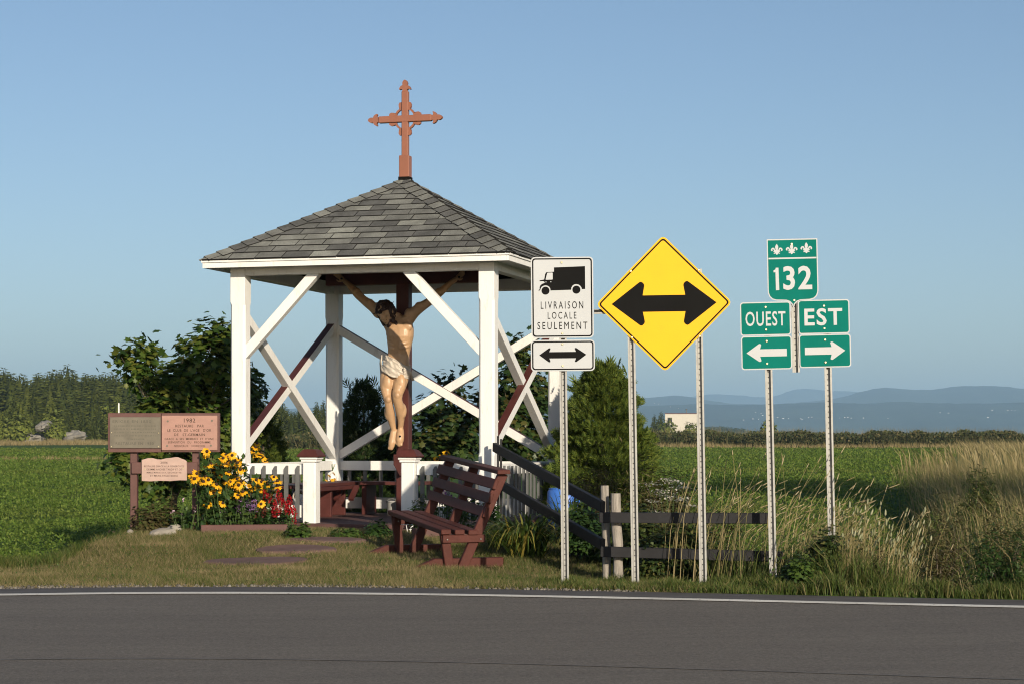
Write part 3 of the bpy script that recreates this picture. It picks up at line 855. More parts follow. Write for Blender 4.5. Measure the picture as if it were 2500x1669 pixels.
# arms
chain(body, [(924, 764, -.18, 14), (912, 751, -.18, 13), (899, 741, -.17, 12.2), (886, 731, -.16, 10.5), (874, 719, -.15, 11), (862, 706, -.135, 9.5), (850, 694, -.12, 7), (842, 687, -.11, 6.4)])
chain(body, [(998, 778, -.18, 16), (1010, 764, -.18, 14), (1026, 751, -.17, 12.5), (1046, 738, -.16, 10.5), (1062, 724, -.15, 11), (1080, 709, -.135, 9.5), (1098, 693, -.12, 7), (1110, 684, -.11, 6.4)])
for a_, b_, c_, r_ in ((921, 752, -.195, (.066, .058, .062)), (1002, 766, -.195, (.070, .060, .066)), (902, 740, -.19, (.055, .045, .048)), (1024, 748, -.19, (.055, .048, .05)),
                       (870, 712, -.16, (.05, .042, .045)), (1072, 713, -.16, (.05, .042, .045)), (948, 974, -.325, (.034, .03, .042)), (970, 964, -.35, (.036, .03, .044)),
                       (946, 936, -.27, (.062, .05, .11)), (978, 936, -.28, (.062, .05, .11)), (949, 1006, -.225, (.05, .05, .09)), (982, 1002, -.22, (.05, .05, .09)), (966, 773, -.235, (.045, .03, .018)), (990, 776, -.23, (.05, .03, .016)), (976, 842, -.312, (.012, .01, .05))):
    body.ball(GP(a_, b_, c_), r_)
# hands: palm, four curled fingers, thumb
def hand(px, py, s):
    c = GP(px, py, -.10)
    d = Vector((s * 0.74, 0, 0.67)); side = Vector((-0.67 * s, 0, 0.74)); fr = Vector((0, -1, 0))
    body.ball(c, (.032, .018, .045), Matrix((side, fr, d)).transposed())
    for i, (o, l) in enumerate(((-.026, .072), (-.009, .082), (.009, .078), (.025, .062))):
        p0 = c + side * o + d * .03
        p1 = p0 + d * l * .5 + fr * .006; p2 = p1 + d * l * .22 + fr * .026; p3 = p2 - d * .008 + fr * .026
        body.tube([p0, p1, p2, p3], [.0100, .0098, .0090, .0080], 7)
    t0 = c - side * .026 - d * .02
    body.tube([t0, t0 - side * .022 + d * .022 + fr * .012, t0 - side * .022 + d * .05 + fr * .022], [.012, .0105, .0085], 7)
hand(834, 680, -1); hand(1120, 676, 1)
# legs
chain(body, [(947, 912, -.19, 19), (945, 930, -.215, 18), (944, 946, -.245, 16), (945, 960, -.27, 13.2), (948, 976, -.29, 11.2), (949, 986, -.285, 10.2), (951, 998, -.255, 11.4), (953, 1010, -.23, 11.6), (957, 1030, -.20, 8.8), (961, 1048, -.175, 6.8), (961, 1058, -.17, 7.5)])
chain(body, [(981, 912, -.19, 19), (979, 926, -.22, 18), (975, 944, -.265, 16), (971, 958, -.30, 13.8), (970, 968, -.315, 12.6), (971, 978, -.305, 11.6), (975, 992, -.265, 12.2), (977, 1004, -.235, 11.8), (979, 1022, -.20, 9), (978, 1042, -.165, 6.8), (978, 1054, -.16, 8)])
chain(body, [(961, 1054, -.165, 8.5), (959, 1068, -.185, 9), (957, 1080, -.20, 9.5), (955, 1092, -.205, 6.5)])
chain(body, [(978, 1050, -.16, 8.5), (977, 1062, -.19, 10), (976, 1074, -.20, 10), (975, 1084, -.205, 6.5)])
for k in range(5):
    a = GP(949 + k * 3.1, 1090 - k * .8, -.21); body.tube([a, a + Vector((0, -.014, -.028 + k * .002))], [.011 - k * .0008, .008 - k * .0006], 7)
    a = GP(968 + k * 3.4, 1082 + (k - 4) * .4, -.212); body.tube([a, a + Vector((0, -.012, -.026 + (4 - k) * .002))], [.0085 + k * .0006, .0065 + k * .0004], 7)
# neck and head (bowed towards his right)
HC = GP(943, 763, -.31)
fwd = Vector((-.28, -.86, -.43)).normalized(); upv = Vector((-.42, -.30, .86)); upv = (upv - fwd * upv.dot(fwd)).normalized(); rt = fwd.cross(upv).normalized()
HM = Matrix((rt, fwd, upv)).transposed()
body.tube([GP(966, 776, -.19), GP(958, 769, -.235), HC - upv * .03 - fwd * .03], [.062, .056, .055], 12)
body.ball(HC, (.078, .098, .118), HM, 18, 12)
def hp(a, b, c): return HC + rt * a + fwd * b + upv * c
body.ball(hp(0, .055, -.055), (.052, .052, .062), HM)           # jaw
body.tube([hp(0, .092, .020), hp(0, .108, -.006), hp(0, .116, -.030), hp(0, .098, -.040)], [.010, .012, .016, .010], 8)   # nose
for s in (-1, 1):
    body.tube([hp(s * .012, .097, .026), hp(s * .038, .090, .030), hp(s * .060, .068, .018)], [.009, .010, .008], 7)       # brow
    body.ball(hp(s * .033, .084, .006), (.016, .012, .010), HM, 10, 7)                                                  # closed eyelid
    body.ball(hp(s * .040, .075, -.032), (.022, .020, .020), HM, 10, 7)                                                 # cheek
    body.ball(hp(s * .080, -.005, -.010), (.010, .020, .030), HM, 10, 7)                                                # ear
body.ball(hp(0, .096, -.058), (.024, .012, .007), HM, 10, 7); body.ball(hp(0, .094, -.072), (.022, .013, .008), HM, 10, 7)  # lips
body.ball(hp(0, .078, -.100), (.026, .024, .022), HM, 10, 7)

def remesh(mb, name, mat, parent, voxel, smooth_it=3):
    me = mb.mesh(name + '_raw', mat)
    o = bpy.data.objects.new(name, me); C.objects.link(o)
    m = o.modifiers.new('r', 'REMESH'); m.mode = 'VOXEL'; m.voxel_size = voxel; m.use_smooth_shade = True
    if smooth_it:
        s = o.modifiers.new('s', 'SMOOTH'); s.iterations = smooth_it; s.factor = 0.5
    dg = bpy.context.evaluated_depsgraph_get()
    me2 = bpy.data.meshes.new_from_object(o.evaluated_get(dg))
    me2.name = name
    o.modifiers.clear(); o.data = me2; bpy.data.meshes.remove(me)
    me2.polygons.foreach_set('use_smooth', [True] * len(me2.polygons))
    if not me2.materials: me2.materials.append(mat)
    o.parent = parent
    return o
fig = remesh(body, 'figure', M['skin'], cf, 0.0075, 4)
# hair, thorn crown, beard
hr = MB()
hr.ball(hp(0, -.022, .020), (.088, .098, .118), HM, 18, 12)
for i in range(240):
    a = random.uniform(0, 2 * math.pi); h = random.uniform(-1, 1)
    b = math.sqrt(1 - h * h)
    v = Vector((b * math.cos(a), b * math.sin(a), h))
    if v.y > 0.25 and v.z < 0.55: continue
    if v.z < -0.35 and v.y > -0.3: continue
    hr.ball(hp(v.x * .084, v.y * .098 - .008, v.z * .116 + .012), random.uniform(.017, .026), None, 7, 5)
for s, n in ((-1, 9), (1, 7)):
    for k in range(n):
        for j in range(3):
            q_ = hp(s * (.074 + .010 * math.sin(k)) + random.uniform(-.008, .008), .015 - .010 * k * .3 + random.uniform(-.016, .016), .02 - k * .023)
            hr.ball(q_ + Vector((-.012 * k * .35 if s < 0 else 0, 0, -.002 * k)), random.uniform(.014, .021), None, 7, 5)
for k in range(8):          # strands that hang beside the jaw
    q_ = GP(925 + k * 1.6, 770 + k * 3.4, -.33)
    hr.ball(q_, .022 - k * .0012, None, 8, 6); hr.ball(q_ + Vector((.016, .02, 0)), .018 - k * .001, None, 8, 6)
remesh(hr, 'hair', M['hair'], fig, 0.006, 1)
bd = MB()
for i in range(60):
    a = random.uniform(-1, 1); t = random.uniform(0, 1)
    bd.ball(hp(a * .046 * (1 - .4 * t), .088 - abs(a) * .038 + random.uniform(-.006, .006), -.080 - t * .062), random.uniform(.008, .014), None, 7, 5)
for a in range(-4, 5): bd.ball(hp(a * .0085, .102 - abs(a) * .003, -.048 - abs(a) * .0035), .0065, None, 6, 5)
remesh(bd, 'beard', M['hair'], fig, 0.0055, 1)
tc = MB()
for j in range(3):
    pts = []
    for k in range(25):
        a = 2 * math.pi * k / 24
        pts.append(hp(math.cos(a) * .093, math.sin(a) * .108 - .004, .050 + .016 * math.sin(a * 3 + j * 2.1) + .010 * math.cos(a * 5 + j)))
    tc.tube(pts, .0085, 6)
for k in range(22):
    a = 2 * math.pi * k / 22
    p0 = hp(math.cos(a) * .095, math.sin(a) * .11 - .004, .05)
    tc.tube([p0, p0 + (p0 - HC).normalized() * .03 + Vector((random.uniform(-.015, .015),) * 3)], [.005, .001], 5)
tc.build('thorn_crown', M['hair'], fig, smooth=True)
# loincloth
lc = MB(); NU, NV = 72, 22
V = []
for j in range(NV + 1):
    v = j / NV
    for i in range(NU):
        t = 2 * math.pi * i / NU
        cx_, sy_ = math.cos(t), math.sin(t)
        u = cx_                                # -1 his right (left in the picture) .. 1
        top = 866 + 15 * (u + 1) - 4 * (1 - u * u); bot = 898 + 13 * (u + 1) + 7 * (1 - u * u)
        if sy_ > 0: bot -= 8 * sy_
        py = top + (bot - top) * v
        hw = np.interp(py, [862, 880, 895, 910, 925, 940], [26, 30, 34, 36, 35.5, 34]) / pxm
        hd = np.interp(py, [862, 880, 895, 910, 925, 940], [.086, .094, .103, .112, .116, .112])
        cx0 = np.interp(py, [862, 895, 925, 940], [971, 967, 964, 963])
        ctr = GP(cx0, py, -.197)
        fold = 0.5 + 0.5 * math.sin(30 * v - 5.5 * u + 2.2 * math.sin(3.1 * t + 4 * v))
        fold2 = 0.5 + 0.5 * math.sin(13 * v + 3.8 * u + 1.5)
        nz_ = mnoise.noise(Vector((cx_ * 2.2 + v * 3.5, sy_ * 2.2, v * 5 - cx_ * 2.0)))
        fold = 0.5 + 0.5 * math.sin(19 * v - 6.5 * u * (1 - .5 * v) + 5 * nz_)
        off = 0.005 + 0.013 * fold ** 1.3 + 0.010 * nz_ + (0.004 if v in (0, 1) else 0)
        V.append((ctr.x + cx_ * (hw + off), ctr.y + sy_ * (hd + off), ctr.z))
Fs = [(j * NU + i, j * NU + (i + 1) % NU, (j + 1) * NU + (i + 1) % NU, (j + 1) * NU + i) for j in range(NV) for i in range(NU)]
lc.add(V, Fs)
V2 = [(x * 1.0, y, z) for x, y, z in V]
lo = lc.build('loincloth', M['cloth'], fig, smooth=True)
sd = lo.modifiers.new('s', 'SOLIDIFY'); sd.thickness = 0.012; sd.offset = -1
kn = MB()
for k in range(5):
    a = GP(1001 + k * .6, 906 + k * 3.2, -.235 + .016 * k)
    kn.tube([GP(985, 898 + k * 4, -.315 + .01 * k), a, a + Vector((.012 + .004 * k, .01, -.03 - .012 * (k % 3)))], [.010, .020, .012], 8)
for k in range(3):
    a = GP(932 - k * 1.0, 866 + 2 * k, -.21 + .02 * k)
    kn.tube([a, a + Vector((-.006, 0, -.07)), a + Vector((-.002, 0, -.15 - .03 * k))], [.008, .011, .005], 8)
kn.build('cloth_knot', M['cloth'], fig, smooth=True)
mb = MB(); mb.lathe([(.011, 0), (.011, .012), (.006, .016)], 10); 
nail = mb.build('nail', M['black'], fig, smooth=False); nail.location = GP(977, 1064, -.236); nail.rotation_euler = (R(90), 0, 0)
for px_, py_ in ((834, 681), (1121, 677)):
    n2 = link('nail', nail.data, fig, GP(px_, py_, -.118), (R(90), 0, 0))

# ================================================================ bench inside the gazebo
ib = thing('corner_bench', 'red brown plank corner bench along the railings inside the gazebo', 'bench', (GX, GY, 0), GT)
SZ = FLOOR + 0.385
def ibox(name, a, b, mat='red', bev=.004):
    mb = MB(); mb.span(a, b); return mb.build(name, M[mat], ib, bevel=bev)
for k in range(3):
    x = -1.30 + k * .135
    ibox('seat_plank', (x, -1.05, SZ - .04), (x + .128, 1.28 - (.0 if k == 0 else .0), SZ))
for k in range(3):
    y = 1.285 - (k + 1) * .135
    ibox('seat_plank', (-.885, y, SZ - .04), (-.10, y + .128, SZ))
ibox('apron', (-.905, -1.02, SZ - .085), (-.885, .86, SZ - .041))
for a, b in (((-1.28, .10, FLOOR), (-.92, .15, SZ - .041)), ((-.86, .93, FLOOR), (-.80, 1.27, SZ - .041)), ((-.33, .93, FLOOR), (-.28, 1.27, SZ - .041)), ((-1.28, .74, FLOOR), (-1.0, .785, SZ - .041))):
    ibox('support_panel', a, b)
for x in (-1.02, -.84):
    mb = MB(); mb.bar((x, .72, SZ - .05), (x, .52, SZ - .2), .03, .06, up=(1, 0, 0)); mb.build('corbel', M['red'], ib)

# ================================================================ things inside the gazebo
def bucket(name, label, lx, ly, r0, r1, h, mat, tilt=0):
    w = GW((lx, ly, FLOOR + .002))
    t = thing(name, label, 'bucket', w, rot=(R(tilt), 0, 0))
    mb = MB(); mb.lathe([(r0, 0), (r1, h), (r1 + .008, h), (r1 + .008, h + .012), (r1 - .012, h + .012), (r1 - .014, h - .02), (r0 - .012, .012)], 18); mb.build('pail', M[mat], t, smooth=False)
    mb = MB(); mb.tube([(math.cos(a) * r1, 0, h * .92 + math.sin(a) * .05) for a in np.linspace(0, math.pi, 9)], .004, 6); mb.build('handle', M['zinc'], t)
    return t
bucket('wooden_bucket', 'tan tapered bucket on the slab before the white bottom rail', -.28, .70, .052, .075, .165, 'terracotta')
bucket('grey_pail', 'small grey pail under the corner bench beside the tan bucket', -.46, .85, .05, .062, .15, 'zinc')
_q = GP(812, 1178, .88); w = GW((_q.x, .88, SZ + .001))
vt = thing('flower_vase', 'round white vase of yellow flowers on the gazebo corner bench', 'vase', w)
mb = MB(); mb.lathe([(.025, 0), (.042, .02), (.048, .042), (.040, .065), (.022, .08), (.026, .09)], 18); mb.build('jar', M['white'], vt, smooth=True)
w = GW((-1.16, -.90, SZ + .001))
jg = thing('white_lantern', 'small white lantern with rope handle at the near end of the corner bench', 'lantern', GW((-.80, -1.12, FLOOR + .002)))
mb = MB(); mb.lathe([(.075, 0), (.08, .02), (.066, .05), (.060, .20), (.072, .23), (.05, .27), (.02, .29)], 8); mb.build('housing', M['white'], jg)
mb = MB(); mb.tube([(math.cos(a) * .07, 0, .24 + math.sin(a) * .10) for a in np.linspace(0, math.pi, 11)], .011, 7); mb.build('rope_handle', M['cloth'], jg, smooth=True)

# ================================================================ lettering
def text_geo(s, bold=0.0, spacing=1.0, ext=0.5):
    cu = bpy.data.curves.new('t', 'FONT'); cu.body = s; cu.resolution_u = 3
    cu.offset = bold; cu.space_character = spacing; cu.fill_mode = 'FRONT'
    o = bpy.data.objects.new('t', cu); C.objects.link(o)
    dg = bpy.context.evaluated_depsgraph_get()
    me = bpy.data.meshes.new_from_object(o.evaluated_get(dg))
    V = np.array([v.co[:] for v in me.vertices]); Fs = [tuple(p.vertices) for p in me.polygons]
    bpy.data.objects.remove(o); bpy.data.curves.remove(cu); bpy.data.meshes.remove(me)
    return V, Fs
def put_text(mb, s, x0, x1, z0, z1, y, bold=0.0, spacing=1.0, mi=0):
    """letters stretched to fill the box, lying at depth y"""
    V, Fs = text_geo(s, bold, spacing)
    lo = V.min(0); hi = V.max(0)
    X = x0 + (V[:, 0] - lo[0]) / (hi[0] - lo[0]) * (x1 - x0)
    Z = z0 + (V[:, 1] - lo[1]) / (hi[1] - lo[1]) * (z1 - z0)
    mb.add([(a, y, b) for a, b in zip(X, Z)], Fs, mi)
def rrect(x0, x1, z0, z1, r, n=6):
    p = []
    for cx_, cz_, a0 in ((x1 - r, z1 - r, 0), (x0 + r, z1 - r, 90), (x0 + r, z0 + r, 180), (x1 - r, z0 + r, 270)):
        for k in range(n + 1):
            a = R(a0 + 90 * k / n); p.append((cx_ + r * math.cos(a), cz_ + r * math.sin(a)))
    return p
def round_poly(poly, r, n=4):
    """round the corners of a polygon; r per corner"""
    out = []; m = len(poly)
    for i in range(m):
        rr = r[i] if hasattr(r, '__len__') else r
        p = Vector(poly[i]); a = Vector(poly[i - 1]) - p; b = Vector(poly[(i + 1) % m]) - p
        if rr <= 0: out.append(tuple(p)); continue
        k = min(rr, a.length * .45, b.length * .45)
        A = p + a.normalized() * k; B = p + b.normalized() * k
        for t in np.linspace(0, 1, n + 1):
            q = A * (1 - t) ** 2 + p * 2 * t * (1 - t) + B * t * t; out.append((q.x, q.y))
    return out
def grow(poly, d):
    """outset (d>0) or inset a polygon by moving its edges"""
    m = len(poly); A = sum(poly[i][0] * poly[(i + 1) % m][1] - poly[(i + 1) % m][0] * poly[i][1] for i in range(m))
    s = 1 if A > 0 else -1; out = []
    for i in range(m):
        p0, p, p1 = Vector(poly[i - 1]), Vector(poly[i]), Vector(poly[(i + 1) % m])
        e1 = (p - p0).normalized(); e2 = (p1 - p).normalized()
        n1 = Vector((e1.y, -e1.x)) * s; n2 = Vector((e2.y, -e2.x)) * s
        b = (n1 + n2); k = b.length
        b = b / k if k > 1e-6 else n1
        out.append(tuple(p + b * d / max(0.4, b.dot(n1))))
    return out

# ================================================================ road signs
def channel_post(root, x, z0, z1, y=0.0, name='post', w=0.058):
    """perforated galvanised U channel"""
    h = w / 2
    prof = [(-h, .0), (-h + .014, .0), (-h + .019, .030), (h - .019, .030), (h - .014, .0), (h, .0), (h, .004), (h - .011, .004), (h - .016, .034), (-h + .016, .034), (-h + .011, .004), (-h, .004)]
    n = len(prof)
    V = [(x + a, y + b, z0) for a, b in prof] + [(x + a, y + b, z1) for a, b in prof]
    fs = [tuple(range(n)), tuple(range(2 * n - 1, n - 1, -1))] + [(i, i + n, (i + 1) % n + n, (i + 1) % n) for i in range(n)]
    o = MB().add(V, fs).build(name, M['zinc'], root)
    mb = MB(); z = z0 + .05
    while z < z1 - .02:
        mb.prism([(x + .0042 * math.cos(a), z + .0042 * math.sin(a)) for a in np.linspace(0, 2 * math.pi, 9)[:-1]], y + .0275, y + .0298); z += 0.042
    tag(mb.build('perforation_shade', M['dark'], o), kind='stuff')  # dark discs laid on the web, painting the shade of punched holes
    return o
def bolt(root, x, z, y):
    mb = MB(); mb.prism([(x + .009 * math.cos(a), z + .009 * math.sin(a)) for a in np.linspace(0, 2 * math.pi, 9)[:-1]], y - .007, y); mb.build('bolt', M['brass'], root, bevel=.002)
def arrow2(cx_, cz_, k, tip=128, barb=77, hh=53, sh=19.5, neck=76):
    """double arrow; sizes in pixels times k"""
    pts = [(-tip, 0), (-barb + 0, hh), (-neck + 7 - 7, sh), (neck, sh), (barb, hh), (tip, 0), (barb, -hh), (neck, -sh), (-neck, -sh), (-barb, -hh)]
    return pts
# --- local delivery sign
D1 = 15.1; k1 = D1 / F
base = P(1380, 1424, D1); base.z = gz(base.x, base.y) - .02
s1 = thing('delivery_sign', 'white rectangular truck sign over a smaller double arrow plate on one steel post', 'road sign', base, rot=(0, R(-.55), 0))
def L1(px, py): return ((px - 1377.5) * k1, EYE + (HOR - py) * k1 - base.z)
x0, z1 = L1(1301, 628); x1, z0 = L1(1453, 825)
sw = [(x0, x1, z0, z1)]
pan = MB().prism(rrect(x0, x1, z0, z1, .031), -.012, -.008).build('sign_panel', M['sign_white'], s1)
mb = MB(); mb.ring(rrect(x0 + .0095, x1 - .0095, z0 + .0095, z1 - .0095, .024), rrect(x0 + .0195, x1 - .0195, z0 + .0195, z1 - .0195, .017), -.0135, -.0122); mb.build('border', M['black'], pan)
def zpx(x, y): return L1(1280 + x / 5.226 + 3.2, 620 + y / 5.226)     # enlarged view of this sign
truck = [(388, 175), (783, 163), (783, 453), (742, 455), (735, 430), (718, 408), (697, 395), (670, 390), (643, 395), (622, 410), (608, 432), (602, 462), (342, 468), (338, 440), (322, 418), (300, 405), (276, 402), (250, 408), (228, 422), (215, 445), (210, 462), (190, 474), (190, 460), (203, 452), (203, 425), (214, 400), (236, 382), (266, 372), (268, 360), (250, 348), (203, 350), (203, 338), (262, 328), (275, 258), (290, 236), (388, 230)]
mb = MB(); mb.prism([zpx(*p) for p in truck], -.0136, -.0122)
for c in ((277, 470), (671, 461)):
    cx_, cz_ = zpx(*c); rr = 51 / 5.226 * k1
    mb.prism([(cx_ + rr * math.cos(a), cz_ + rr * math.sin(a)) for a in np.linspace(0, 2 * math.pi, 29)[:-1]], -.0136, -.0122)
pic = mb.build('truck_pictogram', M['black'], pan)
mb = MB()
mb.prism(round_poly([zpx(*p) for p in ((302, 243), (370, 240), (370, 330), (278, 332))], .006), -.0148, -.0138)
for a in ((284, 360), (346, 358)):
    cx_, cz_ = zpx(*a); mb.prism([(cx_ + .004 * math.cos(t), cz_ + .004 * math.sin(t)) for t in np.linspace(0, 6.283, 9)[:-1]], -.0148, -.0138)
mb.build('cab_window', M['sign_white'], pan)
mb = MB()
for s, a, b in (('LIVRAISON', (216, 702), (756, 608)), ('LOCALE', (303, 830), (668, 742)), ('SEULEMENT', (170, 962), (806, 868))):
    (xa, za_), (xb, zb_) = zpx(*a), zpx(*b)
    put_text(mb, s, xa, xb, za_, zb_, -.0135, 0.0, 1.42)
tag(mb.build('lettering', M['black'], pan), kind='stuff')
bx_, bz_ = zpx(486, 112); bolt(pan, bx_, bz_, -.012); bx_, bz_ = zpx(486, 1012); bolt(pan, bx_, bz_, -.012)
x0, z1 = L1(1299, 829.5); x1, z0 = L1(1455, 905)
pan2 = MB().prism(rrect(x0, x1, z0, z1, .032), -.012, -.008).build('arrow_panel', M['sign_white'], s1)
mb = MB(); mb.ring(rrect(x0 + .0095, x1 - .0095, z0 + .0095, z1 - .0095, .024), rrect(x0 + .0195, x1 - .0195, z0 + .0195, z1 - .0195, .017), -.0135, -.0122); mb.build('border', M['black'], pan2)
arr = [(190, 1285), (316, 1195), (336, 1200), (318, 1246), (658, 1246), (640, 1200), (660, 1195), (790, 1283), (660, 1378), (640, 1372), (658, 1327), (318, 1327), (334, 1372), (314, 1378)]
mb = MB(); mb.prism(round_poly([zpx(*p) for p in arr], [.0, .008, .008, 0, 0, .008, .008, 0, .008, .008, 0, 0, .008, .008]), -.0136, -.0122); mb.build('double_arrow', M['black'], pan2)
for yy in (1148, 1425):
    bx_, bz_ = zpx(486, yy); bolt(pan2, bx_, bz_, -.012)
channel_post(s1, 0.0, 0.0, L1(0, 640)[1], -.006)

# --- yellow diamond
D2 = 15.2; k2 = D2 / F
b2 = P(1634, 1427, D2); b2.z = gz(b2.x, b2.y) - .02
s2 = thing('diamond_sign', 'large yellow diamond sign with black double arrow on two steel posts', 'road sign', b2, rot=(0, R(-.95), 0))
def L2(px, py): return ((px - 1634) * k2, EYE + (HOR - py) * k2 - b2.z)
dc = L2(1632.5, 741); hd = 166 * k2
dia = lambda r: [(dc[0] + r, dc[1]), (dc[0], dc[1] + r), (dc[0] - r, dc[1]), (dc[0], dc[1] - r)]
pan = MB().prism(round_poly(dia(hd), .041, 6), -.014, -.009).build('sign_panel', M['sign_yellow'], s2)
mb = MB(); mb.ring(round_poly(dia(hd - .018), .028, 6), round_poly(dia(hd - .034), .021, 6), -.0156, -.0142); mb.build('border', M['black'], pan)
aw = [(-128, 0), (-56, 55), (-47, 47), (-52, 20), (52, 20), (47, 47), (56, 55), (128, 0), (56, -55), (47, -47), (52, -20), (-52, -20), (-47, -47), (-56, -55)]
rr = [0, .018, .018, 0, 0, .018, .018, 0, .018, .018, 0, 0, .018, .018]
mb = MB(); mb.prism(round_poly([(dc[0] + a * k2, dc[1] + b * k2) for a, b in aw], rr, 5), -.0157, -.0142); mb.build('double_arrow', M['black'], pan)
for px_, top in ((1551.5, 662), (1717, 658)):
    x = (px_ - 1634) * k2; channel_post(s2, x, -.02 + (gz(b2.x + x, b2.y) - b2.z), L2(0, top)[1], -.006)
    for py_ in (661, 822):
        bolt(pan, x + .004, L2(0, py_)[1], -.014)
xa, zb = L2(1462, 758); mb = MB(); mb.span((xa, .012, zb - .018), (xa + .62, .03, zb + .018)); mb.build('brace_bar', M['zinc'], s2)
mb = MB(); mb.span((xa + .0, .008, zb - .004), (xa + .1, .0125, zb + .014)); mb.build('bar_slot', M['dark'], s2)

# --- route 132 cluster
D3 = 15.35; k3 = D3 / F
b3 = P(1953, 1405, D3); b3.z = gz(b3.x, b3.y) - .02
s3 = thing('route_sign', 'green and white route 132 marker cluster with OUEST and EST plates and arrows', 'road sign', b3, rot=(0, R(-1.25), 0))
def L3(px, py): return ((px - 1953) * k3, EYE + (HOR - py) * k3 - b3.z)
SHX = 6.5      # the cluster leans a little, measure it upright
def z3(x, y): return L3(1780 + x / 4.126 + SHX, 560 + y / 4.126)
def green_panel(name, xa, xb, ya, yb, r=.024):
    x0, z1 = z3(xa, ya); x1, z0 = z3(xb, yb)
    p = MB().prism(rrect(x0, x1, z0, z1, r), -.014, -.010).build(name, M['sign_white'], s3)
    MB().prism(rrect(x0 + .009, x1 - .009, z0 + .009, z1 - .009, r - .007), -.0152, -.0142).build('green_field', M['sign_green'], p)
    return p, (x0 + x1) / 2
sh_half = [(252, 0), (256, 500), (254, 540), (240, 578), (212, 606), (170, 618), (70, 622), (38, 634), (14, 660), (6, 684)]
def shield(d):
    pts = [(-255, 0)] + [(255, 0)] + sh_half[1:]
    pts = pts + [(-x, y) for x, y in reversed(sh_half[1:])]
    return [z3(681 + x, 98 + y) for x, y in pts]
sp = shield(0)
pan = MB().prism(sp, -.014, -.010).build('route_shield', M['sign_white'], s3)
ins = grow(sp, -.0088)
MB().prism(ins, -.0152, -.0142).build('green_field', M['sign_green'], pan)
mb = MB(); xa, za_ = z3(440, 300); xb, zb_ = z3(922, 285); mb.span((xa, -.0162, za_), (xb, -.0155, zb_)); mb.build('divider_line', M['sign_white'], pan)
mb = MB(); (xa, za_), (xb, zb_) = z3(488, 612), z3(874, 372); xa2 = z3(583, 0)[0]; put_text(mb, '32', xa2, xb, za_, zb_, -.0162, 0.024, 1.10); mb.add([(a, -.0162, b) for a, b in [z3(*q) for q in ((508, 612), (542, 611), (538, 386), (512, 386), (506, 404), (488, 412), (488, 432), (507, 431))]], [tuple(range(8))]); mb.build('route_number', M['sign_white'], pan)
fl_half = [(0, 55), (9, 42), (16, 26), (15, 12), (10, -2), (9, -6), (18, -4), (22, 8), (30, 16), (44, 16), (56, 6), (59, -8), (52, -18), (42, -16), (42, -8), (46, -4), (40, 2), (32, -2), (28, -14), (34, -20), (34, -26), (20, -27), (22, -34), (34, -40), (26, -46), (14, -40), (8, -50), (0, -57)]
for cx_, cy_ in ((525, 201), (675, 198), (823, 191)):
    c = z3(cx_, cy_); u = k3 / 4.126
    poly = [(c[0] + a * u, c[1] + b * u) for a, b in fl_half] + [(c[0] - a * u, c[1] + b * u) for a, b in reversed(fl_half[1:-1])]
    MB().prism(poly, -.0165, -.0155).build('fleur_de_lis', M['sign_white'], pan)
for a, b in ((676, 150), (690, 716)):
    x, z = z3(a, b); bolt(pan, x, z, -.0152)
for s, xa, xb, ya, yb, t0, t1 in (('OUEST', 143, 652, 726, 1062, (195, 968), (598, 822)), ('EST', 726, 1244, 716, 1058, (788, 975), (1170, 802))):
    p, cx_ = green_panel('direction_panel', xa, xb, ya, yb)
    mb = MB(); (xq, zq), (xr, zr) = z3(*t0), z3(*t1); put_text(mb, s, xq, xr, zq, zr, -.0162, 0.012 if s == 'OUEST' else .022, 1.12); mb.build('lettering', M['sign_white'], p)
    for yy in (778, 1004):
        x, z = z3((xa + xb) / 2 + 2, yy); bolt(p, x, z, -.0152)
for s, xa, xb, ya, yb in ((-1, 146, 656, 1066, 1402), (1, 728, 1250, 1062, 1394)):
    p, cx_ = green_panel('arrow_panel', xa, xb, ya, yb)
    c = z3((xa + xb) / 2, (ya + yb) / 2); u = k3 / 4.126
    ap = [(s * 203, 0), (s * 72, 92), (s * 52, 84), (s * 66, 37), (-s * 203, 37), (-s * 203, -37), (s * 66, -37), (s * 52, -84), (s * 72, -92)]
    pl = round_poly([(c[0] + a * u, c[1] + b * u) for a, b in ap], [0, .008, .008, 0, 0, 0, 0, .008, .008])
    MB().prism(pl, -.0163, -.0155).build('arrow', M['sign_white'], p)
    for yy in (1118, 1343):
        x, z = z3((xa + xb) / 2 + 2, yy); bolt(p, x, z, -.0152)
for px_, py_ in ((1888, 1415), (2033, 1420)):
    x = (px_ - 1953) * k3; channel_post(s3, x, (gz(b3.x + x, b3.y) - b3.z) - .15, L3(0, 745)[1], -.008)
xm = z3(696, 0)[0]; channel_post(s3, xm, L3(0, 908)[1], L3(0, 600)[1], -.006, 'centre_post')
mb = MB(); mb.span((xm - .35, .026, L3(0, 775)[1]), (xm + .35, .05, L3(0, 760)[1])); mb.build('cross_tie', M['zinc'], s3)

